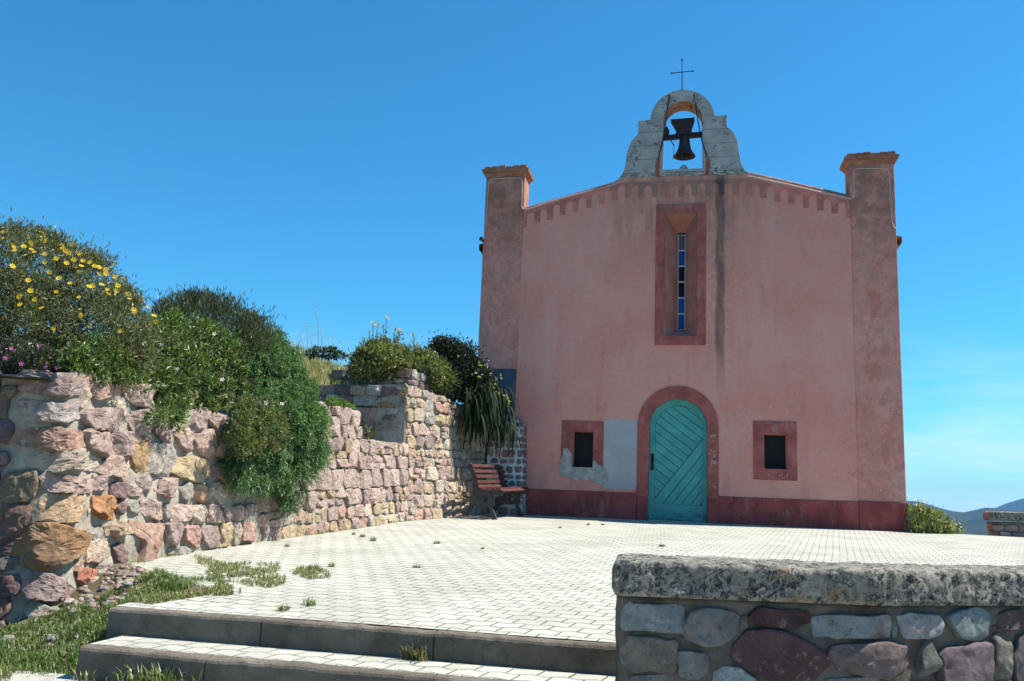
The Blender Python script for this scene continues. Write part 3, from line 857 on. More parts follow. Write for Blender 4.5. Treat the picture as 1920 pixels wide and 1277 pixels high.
def board(poly, y):
    if len(poly) < 3: return
    ar = 0
    for i in range(len(poly)): ar += poly[i][0]*poly[(i+1) % len(poly)][1]-poly[(i+1) % len(poly)][0]*poly[i][1]
    if abs(ar) < 0.002: return
    bd.prism([poly], y, DY+0.022)
bd = MB()
ins = [((p[0]-cx_)*0.992+cx_, (p[1]-1.2)*0.995+1.2) for p in panel]
board(clip(clip(ins, nx_, nz2, cA-g), -nx_, -nz2, -(cB+g)), DY-0.010)
up = clip(ins, -nx_, -nz2, -(cA+g))
C0, C1 = dpt(205, 460), dpt(475, 665)
vx, vz = C1[0]-C0[0], C1[1]-C0[1]; L2 = math.hypot(vx, vz); mx_, mz_ = vz/L2*-1, vx/L2     # normal upward
c0 = mx_*C0[0]+mz_*C0[1]; stp = 0.148
for k in range(-9, 9):
    board(clip(clip(up, mx_, mz_, c0+(k+1)*stp-g), -mx_, -mz_, -(c0+k*stp+g)), DY+0.001+0.0022*((k*7) % 3))
lo = clip(ins, nx_, nz2, cB-g)
for k in range(0, 9):
    board(clip(clip(lo, nx_, nz2, cB-k*0.142-g), -nx_, -nz2, -(cB-(k+1)*0.142+g)), DY+0.001+0.0022*((k*5) % 3))
door = b.build("door", M_doordark, chapel, fix=True)
stile.build("door_frame", M_door, door, fix=True, bevel=0.003)
bd.build("boards", M_door, door, fix=True, bevel=0.003)
b = MB(); zz0, zz1 = dpt(180, 1180)[1], dpt(180, 1110)[1]
b.prism([[(DY-0.004, 0.02), (DY-0.035, 0.02), (DY-0.035, 0.055), (DY-0.022, 0.09), (DY-0.004, 0.10)]], -0.552, 0.557, axis='x')
b.build("weather_bar", M_door, door, fix=True)
hx0, hz1 = dpt(172, 640); hx1, hz0 = dpt(195, 772)
b = MB(); b.box((hx0, DY-0.016, hz0), (hx1, DY-0.004, hz1)); b.tube([(hx0+0.025, DY-0.016, hz0+0.2), (hx0+0.025, DY-0.05, hz0+0.2), (hx0+0.06, DY-0.055, hz0+0.2)], 0.008)
b.build("handle", M_iron, door, bevel=0.003)
b = MB(); b.box((-0.56, -0.02, -0.2), (0.565, 0.4, 0.008)); b.build("door_sill", M_cement, chapel, bevel=0.006)

# painted and broken patches on the plaster
def rough(poly, amp, n=8, seed=0):
    rg = np.random.default_rng(seed); out = []
    for i in range(len(poly)):
        p, q = np.array(poly[i]), np.array(poly[(i+1) % len(poly)])
        for k in range(n):
            v = p+(q-p)*k/n
            out.append(tuple(v+rg.normal(0, amp, 2)))
    return out
b = MB(); b.prism([rough([(-1.452, 0.58), (-0.80, 0.576), (-0.792, 1.963), (-1.452, 1.943)], 0.0055, 26, 2)], -0.0032, 0.001)
b.build("white_patch", M_whitepaint, chapel)
cem = [fac(860+a/3.648, 660+c/3.648) for a, c in [(700, 740), (715, 700), (720, 660), (745, 655), (765, 690), (777, 700), (776, 790), (918, 790), (920, 745), (940, 745), (950, 770), (1000, 790), (1020, 830), (1020, 880), (990, 905), (930, 895), (850, 870), (810, 880), (770, 870), (740, 850), (700, 850), (688, 800)]]
cem = [(min(p[0], -2.094) if (p[0] > -2.11 and p[0] < -2.05) else p[0], p[1]) for p in cem]
b = MB(); b.prism([rough(cem, 0.004, 5, 4)], -0.0275, 0.001); b.build("cement_patch", M_cement, chapel)

# scratched writing
def strokes(lines, r=0.0045, y=-0.001):
    b = MB()
    for l in lines:
        P = [(q[0], y, q[1]) for q in l]
        b.tube(P, r, 5, caps=False)
    return b
heart = [(1330+a/12.77, 760+c/12.77) for a, c in [(605, 340), (560, 280), (500, 242), (440, 232), (385, 255), (330, 310), (300, 380), (285, 470), (275, 600), (290, 700), (330, 810), (420, 905), (500, 965), (560, 1030), (600, 1090), (630, 1170), (650, 1090), (720, 1000), (800, 940), (880, 890), (980, 780), (1015, 690), (1020, 600), (1000, 530), (970, 430), (920, 310), (850, 228), (790, 212), (740, 220), (660, 258), (615, 320)]]
hl = [fac(*p) for p in heart]
def glyphs(txt, x0, z0, w, h, seed, tilt=0.0):
    G = {'M': [[(0, 0), (0.05, 1), (0.45, 0.35), (0.85, 1), (0.95, 0)]], 'a': [[(0.8, 0.6), (0.3, 0.62), (0.08, 0.3), (0.3, 0), (0.75, 0.2), (0.8, 0.6), (0.85, 0)]],
         'r': [[(0.15, 0), (0.15, 0.6)], [(0.15, 0.4), (0.45, 0.62), (0.75, 0.55)]], 't': [[(0.4, 1), (0.38, 0.1), (0.65, 0)], [(0.1, 0.68), (0.7, 0.7)]],
         'i': [[(0.4, 0), (0.4, 0.55)], [(0.4, 0.8), (0.42, 0.86)]], 'n': [[(0.1, 0), (0.12, 0.6)], [(0.12, 0.4), (0.5, 0.62), (0.8, 0.4), (0.8, 0)]],
         'E': [[(0.8, 0.95), (0.1, 1), (0.1, 0), (0.8, 0.03)], [(0.1, 0.5), (0.65, 0.52)]], 'F': [[(0.75, 1), (0.1, 1), (0.1, 0)], [(0.1, 0.52), (0.6, 0.52)]],
         'L': [[(0.15, 1), (0.1, 0), (0.75, 0.03)]], 'O': [[(0.5, 0.65), (0.2, 0.4), (0.4, 0.02), (0.75, 0.2), (0.75, 0.55), (0.5, 0.65)]],
         'R': [[(0.1, 0), (0.1, 1), (0.6, 0.95), (0.7, 0.7), (0.1, 0.5), (0.8, 0)]], 'I': [[(0.4, 0), (0.4, 1)]], '+': [[(0.5, 0.1), (0.5, 0.9)], [(0.1, 0.5), (0.9, 0.5)]]}
    rg = np.random.default_rng(seed); out = []
    cw = w/len(txt)
    for i, ch in enumerate(txt):
        for st_ in G[ch]:
            out.append([(x0+cw*(i+0.82*q[0])+rg.normal(0, 0.002), z0+h*q[1]+tilt*(i*cw)+rg.normal(0, 0.002)) for q in st_])
    return out
gr = strokes([hl], 0.0062)
g2 = strokes(glyphs("MartinE", 0.945, 1.775, 0.37, 0.095, 1, -0.06)+glyphs("+", 1.10, 1.70, 0.05, 0.045, 2)+glyphs("FLORIE", 0.955, 1.600, 0.315, 0.075, 3), 0.0042)
for q in (g2,):
    gr.V += q.V; gr.C += q.C; gr.M += q.M; gr.F += [f+gr.n for f in q.F]; gr.n += q.n
gr.build("graffiti", M_scratch, chapel)
rg = np.random.default_rng(12)
sc = []
for k in range(4): 
    zz_ = 1.05+0.05*k
for (x0, z0, n, sx_, sz_) in ((0.672, 1.60, 16, 0.045, 0.10), (0.672, 1.33, 20, 0.04, 0.08), (0.672, 1.15, 18, 0.055, 0.05), (0.66, 0.75, 6, 0.04, 0.07), (1.80, 0.935, 12, 0.26, 0.03)):
    for k in range(n):
        a = np.array([x0+rg.uniform(-1, 1)*sx_, z0+rg.uniform(-1, 1)*sz_]); d = rg.normal(0, 0.022, 2); e = d+rg.normal(0, 0.014, 2)
        sc.append([tuple(a), tuple(a+d*0.5+rg.normal(0, 0.004, 2)), tuple(a+e)])
    strokes(sc, 0.0040, -0.0235).build("graffiti", M_scratch, chapel); sc = []
fa = [[(2.41, 1.335), (2.41, 1.395)], [(2.46, 1.345), (2.46, 1.385)], [(2.50, 1.35), (2.51, 1.385)], [(2.55, 1.35), (2.56, 1.385)], [(2.80, 1.40), (2.80, 1.325), (2.83, 1.325)], [(2.87, 1.345), (2.90, 1.335)], [(2.94, 1.33), (2.95, 1.36)], [(2.97, 1.375), (3.01, 1.378)], [(2.98, 1.365), (3.0, 1.32)]]
strokes(fa, 0.0026).build("graffiti", M_scratch, chapel)

# ---- bell gable
gl = [(-1.50, 6.885), (-1.283, 7.027), (-1.19, 7.15), (-1.140, 7.30), (-1.115, 7.537), (-1.095, 7.66), (-1.05, 7.80), (-0.985, 7.91), (-0.909, 7.995), (-0.885, 8.021), (-0.883, 8.314), (-0.629, 8.327)]
gl += [(0.036+0.665*math.cos(rad(a)), 8.31+0.666*math.sin(rad(a))) for a in np.linspace(172, 8, 30)]
gl += [(0.705, 8.37), (0.727, 8.352), (0.944, 8.354), (0.95, 8.10), (1.03, 8.03), (1.09, 7.95), (1.15, 7.82), (1.175, 7.70), (1.20, 7.468), (1.225, 7.33), (1.265, 7.22), (1.31, 7.12), (1.42, 7.055), (1.62, 6.985), (1.62, 6.955)]
gl += [(1.40, 7.02), (1.30, 7.050), (-1.20, 7.050), (-1.36, 6.945), (-1.50, 6.86)]
op = [(-0.355, 7.205), (0.460, 7.205), (0.452, 8.20)]+[(0.05+0.40*math.cos(rad(a)), 8.30+0.415*math.sin(rad(a))) for a in np.linspace(5, 175, 24)]+[(-0.352, 8.20)]
b = MB(); b.prism([gl, op], -0.014, 0.47, side_mi=0)
bell_gable = b.build("bell_gable", [M_white, M_ochre], chapel, fix=True, bevel=0.008)
for pl_ in bell_gable.data.polygons:
    c_ = pl_.center; nrm = pl_.normal
    if abs(nrm.y) < 0.3 and c_.z > 8.25 and (c_.x-0.05)**2+(c_.z-8.3)**2 < 0.2: pl_.material_index = 1
b = MB(); b.lathe([(0.085, 0), (0.085, 0.06), (0.075, 0.10), (0.045, 0.135), (0.0, 0.145)], (0.075, 0.15, 7.205), 14)
b.tube([(-0.08, 0.12, 7.215), (-0.02, 0.1, 7.235), (0.05, 0.1, 7.24), (0.13, 0.1, 7.235), (0.19, 0.12, 7.215)], 0.02, 6)
b.build("mortar_lump", M_cement, bell_gable, smooth=True)
# iron tie rods in front of the opening
for pts in ([(-0.225, -0.03, 8.84), (-0.255, -0.035, 8.70), (-0.29, -0.04, 8.35), (-0.34, -0.04, 7.95), (-0.455, -0.03, 7.40)], [(0.285, -0.03, 8.86), (0.30, -0.035, 8.70), (0.36, -0.04, 8.25), (0.44, -0.04, 7.80), (0.545, -0.03, 7.46)],
            [(-0.225, -0.03, 8.84), (-0.19, 0.05, 8.76), (-0.14, 0.22, 8.66)], [(0.285, -0.03, 8.86), (0.23, 0.05, 8.74), (0.21, 0.2, 8.62)]):
    b = MB(); b.tube(pts, 0.013, 6); b.build("tie_rod", M_iron, bell_gable)
# cross
b = MB()
b.tube([(0.032, 0.2, 8.94), (0.026, 0.2, 9.35), (0.02, 0.2, 9.76)], [0.016, 0.012, 0.009], 6)
b.tube([(-0.19, 0.2, 9.478), (0.03, 0.2, 9.487), (0.24, 0.2, 9.497)], 0.010, 6)
for c_ in ((-0.195, 9.478), (0.246, 9.497), (0.02, 9.77)): b.lathe([(0, -0.022), (0.02, -0.012), (0.024, 0), (0.02, 0.012), (0, 0.022)], (c_[0], 0.2, c_[1]), 8)
b.build("cross", M_iron, chapel)
# coping tiles on the two rakes
for (xa, za, xb, zb, sgn) in ((-3.27, 6.462, -1.30, 6.985, -1), (3.32, 6.545, 1.43, 7.085, 1)):
    n = 5; b = MB()
    for k in range(n):
        t0, t1 = k/n-0.02, (k+1)/n+0.02
        p0 = np.array([xa+(xb-xa)*t0, 0, za+(zb-za)*t0-0.012]); p1 = np.array([xa+(xb-xa)*t1, 0, za+(zb-za)*t1+0.012])
        for yy in (0.10, 0.30):
            V = []; F = []
            for e, (pp, r_) in enumerate(((p0, 0.115), (p1, 0.092))):
                for q in range(9):
                    a = math.pi*q/8; V.append((pp[0], yy-0.0+r_*math.cos(a), pp[2]-0.035+r_*0.62*math.sin(a)))
                for q in range(9):
                    a = math.pi*q/8; V.append((pp[0], yy-0.0+(r_-0.016)*math.cos(a), pp[2]-0.035+(r_-0.016)*0.62*math.sin(a)))
            for q in range(8): F += [(q, q+1, 19+q, 18+q), (9+q, 10+q, 1+q, q), (27+q, 18+q, 19+q, 28+q)]
            b.add(V, F)
    b.build("coping_tiles", M_tile, chapel)
# thin pale cable outlining the front
cab = [(-4.19, 5.74), (-4.13, 5.78), (-4.11, 6.2), (-4.09, 7.02), (-4.06, 7.10), (-3.98, 7.125), (-3.5, 7.13), (-3.40, 7.12), (-3.345, 7.06), (-3.335, 6.9), (-3.335, 6.48), (-3.30, 6.42), (-3.2, 6.415), (-2.62, 6.60), (-1.95, 6.77), (-1.36, 6.905), (-1.27, 6.965)]
cab2 = [(1.36, 7.00), (1.45, 6.985), (2.18, 6.79), (3.0, 6.545), (3.28, 6.455), (3.36, 6.45), (3.40, 6.50), (3.41, 6.6), (3.40, 6.98), (3.43, 7.06), (3.50, 7.08), (4.0, 7.07), (4.06, 7.04), (4.08, 6.95), (4.10, 5.95), (4.13, 5.85), (4.17, 5.82)]
for c_ in (cab, cab2):
    b = MB(); b.tube([(q[0], -0.022, q[1]) for q in c_], 0.0075, 5); b.build("cable", M_cable, chapel)
b = MB(); b.tube([(-4.12, 0.02, 5.73), (-4.23, 0.02, 5.80)], 0.045, 6); b.build("gutter_fitting", M_iron, chapel)  # small iron gutter piece at the outer edge of the left pillar
# slate coloured buttress shoulder at the foot of the left pillar
b = MB(); b.prism([[(-0.30, -0.2), (-0.30, 2.55), (-0.014, 2.96), (-0.014, -0.2)]], -4.12, -3.298, axis='x')
b.build("buttress", M_slate, chapel, fix=True, bevel=0.02)

# ---- bell hanging in the gable opening
bell = empty("bell", (0.06, 0.2, 8.0))
tag(bell, "dark bronze bell hanging from a wooden headstock in the white gable opening", "bell")
b = MB(); b.prism([[(-0.10, 8.03), (-0.075, 8.13), (-0.20, 8.375), (0.29, 8.39), (0.22, 8.14), (0.245, 8.05)]], 0.12, 0.28)
child_world(b.build("headstock", M_oldwood, bevel=0.008), bell)
b = MB(); b.prism([[(-0.38, 7.955), (0.48, 7.995), (0.48, 8.085), (0.0, 8.06), (-0.38, 8.025)]], 0.15, 0.25)
b.prism([[(-0.35, 8.02), (-0.25, 8.03), (-0.23, 8.10), (-0.27, 8.20), (-0.31, 8.21), (-0.345, 8.12)]], 0.10, 0.16)
child_world(b.build("beam", M_oldwood, bevel=0.006), bell)
b = MB(); b.lathe([(0.0, 0.52), (0.095, 0.50), (0.105, 0.46), (0.105, 0.42), (0.118, 0.30), (0.14, 0.20), (0.19, 0.10), (0.228, 0.055), (0.232, 0.04), (0.215, 0.045), (0.17, 0.10), (0.12, 0.2), (0.09, 0.42), (0.0, 0.44)], (0.085, 0.2, 7.52), 28)
child_world(b.build("bell_body", M_bronze, smooth=True), bell)
b = MB(); b.tube([(0.085, 0.2, 7.95), (0.085, 0.2, 7.58)], 0.012, 6); b.lathe([(0, -0.035), (0.03, -0.015), (0.032, 0.01), (0, 0.035)], (0.085, 0.2, 7.555), 10)
child_world(b.build("clapper", M_iron), bell)
b = MB(); b.tube([(-0.23, 0.13, 7.96), (-0.13, 0.12, 7.78)], 0.012, 6); b.tube([(-0.13, 0.12, 7.78), (-0.135, 0.12, 7.65), (-0.15, 0.12, 7.48)], 0.005, 5)
child_world(b.build("lever", M_iron), bell)

# ================================================================== RUBBLE WALLS
class Face:
    """a wall face: foot path in plan, going left to right as seen from outside, with batter"""
    def __init__(s, pts, base, batter, closed=False):
        P = np.asarray(pts, float)
        d = np.concatenate([[0], np.cumsum(np.linalg.norm(np.diff(P, axis=0), axis=1))])
        s.L = d[-1]; n = max(60, int(s.L/0.05))
        s.s = np.linspace(0, s.L, n)
        s.x = np.interp(s.s, d, P[:, 0]); s.y = np.interp(s.s, d, P[:, 1])
        k = np.ones(5)/5
        xs_, ys_ = s.x.copy(), s.y.copy()
        xs_[2:-2] = np.convolve(s.x, k, 'valid'); ys_[2:-2] = np.convolve(s.y, k, 'valid')
        s.x, s.y = xs_, ys_
        tx, ty = np.gradient(s.x), np.gradient(s.y); l = np.hypot(tx, ty)
        s.nx, s.ny = ty/l, -tx/l                       # outward = right of travel
        s.base = base; s.bat = batter
    def at(s, S_, Hh, off=0.0):
        S_ = np.asarray(S_, float); Hh = np.asarray(Hh, float)
        x = np.interp(S_, s.s, s.x); y = np.interp(S_, s.s, s.y)
        nx = np.interp(S_, s.s, s.nx); ny = np.interp(S_, s.s, s.ny); l = np.hypot(nx, ny); nx, ny = nx/l, ny/l
        z0 = s.base(S_, y)
        o = off-s.bat*np.maximum(Hh, 0)
        return np.stack([x+nx*o, y+ny*o, z0+Hh], -1)
    def prep(s, hmax):
        s.gs = np.linspace(0, s.L, int(s.L/0.06)+2); s.gh = np.linspace(-0.3, hmax, int(hmax/0.06)+2)
        A, B = np.meshgrid(s.gs, s.gh, indexing='ij'); s.A, s.B = A.ravel(), B.ravel()
        s.G = proj(s.at(s.A, s.B))
        # keep only the cells that face the camera
        P = s.at(s.A, s.B)
        nx = np.interp(s.A, s.s, s.nx); ny = np.interp(s.A, s.s, s.ny)
        s.ok = ((CAMP[0]-P[:, 0])*nx+(CAMP[1]-P[:, 1])*ny) > 0.02
    def inv(s, pts):
        out = []
        for p in np.asarray(pts, float):
            d = np.where(s.ok, ((s.G-p)**2).sum(1), 1e12); i = d.argmin(); a, b = s.A[i], s.B[i]
            for _ in range(8):
                q = proj(s.at([a, a+1e-3, a], [b, b, b+1e-3])); e = p-q[0]
                J = np.stack([(q[1]-q[0])/1e-3, (q[2]-q[0])/1e-3], 1)
                try: st = np.linalg.solve(J, e)
                except np.linalg.LinAlgError: break
                st = np.clip(st, -0.15, 0.15); a = np.clip(a+st[0], 0, s.L); b = b+st[1]
            out.append((a, b))
        return np.array(out)

def resample(P, n):
    P = np.concatenate([P, P[:1]]); d = np.concatenate([[0], np.cumsum(np.linalg.norm(np.diff(P, axis=0), axis=1))])
    t = np.linspace(0, d[-1], n, endpoint=False)
    return np.stack([np.interp(t, d, P[:, 0]), np.interp(t, d, P[:, 1])], -1)
def chaikin(P, k=0.2):
    Q = np.roll(P, -1, 0)
    return np.stack([P*(1-k)+Q*k, P*k+Q*(1-k)], 1).reshape(-1, 2)

def stone(mb, face, poly, prot, col, rg, n=26, rough=0.012, mi=1, tilt=0.35, chip=True, grow=0.03, col2=None, ck=0.055):
    """one hewn stone standing proud of the mortar: outline poly in (s,h), chiselled by a few random planes"""
    P = chaikin(np.asarray(poly, float), ck)
    P = resample(P, n); c = P.mean(0); size = math.sqrt(max(1e-5, abs(np.sum(P[:, 0]*np.roll(P[:, 1], -1)-np.roll(P[:, 0], -1)*P[:, 1]))/2))
    P = c+(P-c)*(1+grow)
    sd = rg.uniform(0, 50)
    P = P+np.stack([fbm(np.stack([P[:, 0]*16, P[:, 1]*16, P[:, 0]*0+sd], -1), 3), fbm(np.stack([P[:, 0]*16+7, P[:, 1]*16, P[:, 0]*0+sd], -1), 3)], -1)*rough*1.5
    fr = np.array([1.02, 1.0, 0.985, 0.96, 0.91, 0.83, 0.72, 0.58, 0.42, 0.24])
    ed = np.array([-0.3, 0.5, 0.80, 0.93, 0.99, 1.0, 1.0, 1.0, 1.0, 1.0])
    V = np.concatenate([c+(P-c)*f for f in fr]+[c[None]])
    e = np.concatenate([np.full(n, q) for q in ed]+[[1.0]])
    U = (V-c)/max(size, 0.02)
    # facets: a tilted main face and a few breaks towards the edges
    a0 = rg.uniform(0, 2*math.pi); t0 = rg.uniform(0.0, tilt)
    main = 1.0-(U[:, 0]*math.cos(a0)+U[:, 1]*math.sin(a0))*t0
    lim = main
    if chip:
        for k in range(5):
            a = rg.uniform(0, 2*math.pi); r_ = rg.uniform(0.24, 0.5); sl_ = rg.uniform(1.0, 4.0)
            lim = np.minimum(lim, 1.05-(U[:, 0]*math.cos(a)+U[:, 1]*math.sin(a)-r_)*sl_)
    lim = np.maximum(lim, 0.2)
    nn = fbm(np.stack([V[:, 0]*26, V[:, 1]*26, np.full(len(V), sd)], -1), 3)
    n2 = fbm(np.stack([V[:, 0]*9, V[:, 1]*9, np.full(len(V), sd+9)], -1), 2)
    rid = 1-np.abs(fbm(np.stack([V[:, 0]*13, V[:, 1]*13, np.full(len(V), sd+4)], -1), 2))*2
    h = np.where(e > 0, prot*np.minimum(e, lim), e*prot)
    h = h+np.where(e > 0, rough*(nn*1.0+n2*1.0+rid*0.5-0.3)*np.minimum(1, e*1.2), 0)
    pos = face.at(V[:, 0], V[:, 1], h)
    m = len(fr); I = np.arange(m*n).reshape(m, n)
    F = np.stack([I[:-1], np.roll(I[:-1], -1, 1), np.roll(I[1:], -1, 1), I[1:]], -1).reshape(-1, 4)
    cc = np.asarray(col, float)
    if col2 is not None:
        m_ = np.clip(fbm(np.stack([V[:, 0]*6, V[:, 1]*6, np.full(len(V), sd+3)], -1), 2)*3+0.5, 0, 1)[:, None]
        cc = cc*(1-m_)+np.asarray(col2)*m_
    mb.add(pos, F, cc, mi)
    ctr = m*n
    T = np.stack([I[-1], np.roll(I[-1], -1), np.full(n, ctr)], -1)
    mb.F.append(T+mb.n-len(pos)); mb.M.append(np.full(n, mi))

def mortar(mb, face, top, s0=0.0, s1=None, h0=-0.25, amp=0.014, back=0.5, mi=0, topfn=None, ds=0.04, nh=44, seed=0):
    """rough mortar face with its top and the reveals, following top(s) (height above the foot)"""
    s1 = face.L if s1 is None else s1
    ss = np.linspace(s0, s1, max(3, int((s1-s0)/ds)))
    tt = top(ss)
    q = np.linspace(0, 1, nh)
    A = np.repeat(ss[:, None], nh, 1); B = h0+(tt[:, None]-h0)*q[None]
    n_ = fbm(np.stack([A*5, B*5, A*0+seed], -1), 4)*amp*1.5+fbm(np.stack([A*17, B*17, A*0+seed], -1), 3)*amp*0.6
    P = face.at(A, B, n_)
    rows = [P]
    ks = 6
    back_ = []
    for k in range(1, ks+1):
        f = k/ks*back
        b_ = face.at(ss, tt, -f); b_[:, 2] += 0.02*fbm(b_*5, 3)
        back_.append(b_)
    bk = face.at(ss, np.full_like(ss, h0), -back)
    G = np.concatenate([P, np.stack(back_, 1), bk[:, None]], 1)
    ns, nn = G.shape[:2]; I = np.arange(ns*nn).reshape(ns, nn)
    F = np.stack([I[:-1, :-1], I[1:, :-1], I[1:, 1:], I[:-1, 1:]], -1).reshape(-1, 4)
    mb.add(G.reshape(-1, 3), F, (1, 1, 1), mi)
    for e in (0, ns-1):
        ids = I[e]
        if e == 0: ids = ids[::-1]
        mb.F.append((ids+mb.n-ns*nn)[None]); mb.M.append(np.array([mi]))

def courses(mb, face, s0, s1, hb, ht, rg, ch, wd, prot, pal, top, skip=None, n=20, rough=0.010, gap=0.016, mi=1, jit=0.13, mixp=0.25):
    """rough courses of stones between heights hb..ht (functions of s allowed for the top)"""
    h = hb; row = 0
    while h < ht:
        hh = rg.uniform(*ch)
        s = s0-rg.uniform(0, 0.2)
        while s < s1:
            w = rg.uniform(*wd)*(0.7+0.6*(hh-ch[0])/(ch[1]-ch[0]+1e-6))
            a, b = max(s, s0), min(s+w, s1)
            tp = float(top(np.array([(a+b)/2]))[0])
            if b-a > 0.06 and h+0.05 < tp:
                y0, y1 = h+rg.normal(0, hh*0.06), min(h+hh, tp+0.01)+rg.normal(0, hh*0.06)
                parts = [(a, b, y0, y1)]
                if rg.random() < mixp and hh > 0.15 and (b-a) > 0.12:
                    m = y0+(y1-y0)*rg.uniform(0.4, 0.6); parts = [(a, b, y0, m), (a, b, m, y1)]
                for (pa, pb, q0, q1) in parts:
                    g = gap/2; jw, jh = (pb-pa)*jit*0.4, (q1-q0)*jit*0.4
                    if q1-q0 < 0.035: continue
                    po = [(pa+g+abs(rg.normal(0, jw)), q0+g+abs(rg.normal(0, jh))), ((pa+pb)/2, q0+g+rg.normal(0, jh*0.3)), (pb-g-abs(rg.normal(0, jw)), q0+g+abs(rg.normal(0, jh))), (pb-g, (q0+q1)/2),
                          (pb-g-abs(rg.normal(0, jw)), q1-g-abs(rg.normal(0, jh))), ((pa+pb)/2, q1-g+rg.normal(0, jh*0.3)), (pa+g+abs(rg.normal(0, jw)), q1-g-abs(rg.normal(0, jh))), (pa+g, (q0+q1)/2)]
                    cs, chh = (pa+pb)/2, (q0+q1)/2
                    if skip is not None and skip(cs, chh): continue
                    c = np.array(pal[rg.integers(len(pal))])*rg.uniform(0.80, 1.12)
                    stone(mb, face, po, prot*rg.uniform(0.6, 1.7), c, rg, n=n, rough=rough, mi=mi)
            s += w
        h += hh; row += 1

PINK, MAUVE, CREAM, TAN, GREY, PURP, RED, ORNG, YEL, SALM = (0.39, 0.30, 0.265), (0.32, 0.25, 0.235), (0.42, 0.375, 0.305), (0.37, 0.295, 0.21), (0.33, 0.315, 0.285), (0.19, 0.13, 0.135), (0.27, 0.165, 0.13), (0.33, 0.22, 0.115), (0.40, 0.325, 0.205), (0.37, 0.25, 0.20)
rg = np.random.default_rng(21)

# ---- the long wall on the left: from the shaded front end round the corner and on to the chapel
lp = [(-9.5, -12.05), (-7.0, -12.00), (-5.2, -11.93), (-4.62, -11.88), (-4.42, -11.80), (-4.34, -11.60)]+[tuple(q) for q in WP[::-1][1:]]
def lbase(S_, y):
    return np.where(y > -11.0, SL*y-0.02, np.interp(y, [-12.2, -11.9, -11.0], [-0.84, -0.80, SL*-11.0-0.02]))
LW = Face(lp, lbase, 0.085)
LW.prep(2.4)
scut = LW.inv([(95, 1100), (284, 760), (665, 900), (760, 900), (915, 900), (480, 950)])
S_c, S_p, S_a, S_b, S_sh, S_t = scut[:, 0]
topx = LW.inv([(150, 697), (275, 723)])
def ltop_profile():
    P = [(0, 50, 702), (0, 150, 698), (0, 275, 724)]
    return P
pts = LW.inv([(60, 702), (150, 698), (230, 712), (276, 725), (287, 768), (375, 768), (420, 786), (470, 775), (600, 752), (664, 770)])
tops_s = [0.0]+list(pts[:, 0])+[S_a+0.01]
tops_h = [pts[0, 1]+0.05]+list(pts[:, 1])
# above the passage the wall is only a low parapet, beyond it the tall block
q1 = LW.inv([(672, 822), (752, 832)]); q2 = LW.inv([(766, 722), (820, 742), (915, 777), (950, 790)])
tops_s = [0.0]+list(pts[:, 0])+[q1[0, 0]-0.05, q1[0, 0]-0.02, q1[1, 0]+0.02, S_b+0.0, S_b+0.03]+list(q2[1:, 0])+[LW.L]
tops_h = [pts[0, 1]+0.02]+list(pts[:, 1])+[pts[-1, 1], q1[0, 1], q1[1, 1], q1[1, 1], q2[0, 1]]+list(q2[1:, 1])+[q2[-1, 1]-0.05]
o_ = np.argsort(tops_s, kind='stable'); tops_s = np.array(tops_s)[o_]; tops_h = np.array(tops_h)[o_]
def ltop(S_): return np.interp(S_, tops_s, tops_h)
lw = MB()
mortar(lw, LW, ltop, amp=0.016, back=0.55, ds=0.035, nh=50)
Z1 = lambda L: [(a/4.56, 680+c/4.56) for a, c in L]
Z2 = lambda L: [(a/3.2156, 880+c/3.2156) for a, c in L]
Z3 = lambda L: [(240+a/7.096, 700+c/7.096) for a, c in L]
Z4 = lambda L: [(240+a/7.096, 860+c/7.096) for a, c in L]
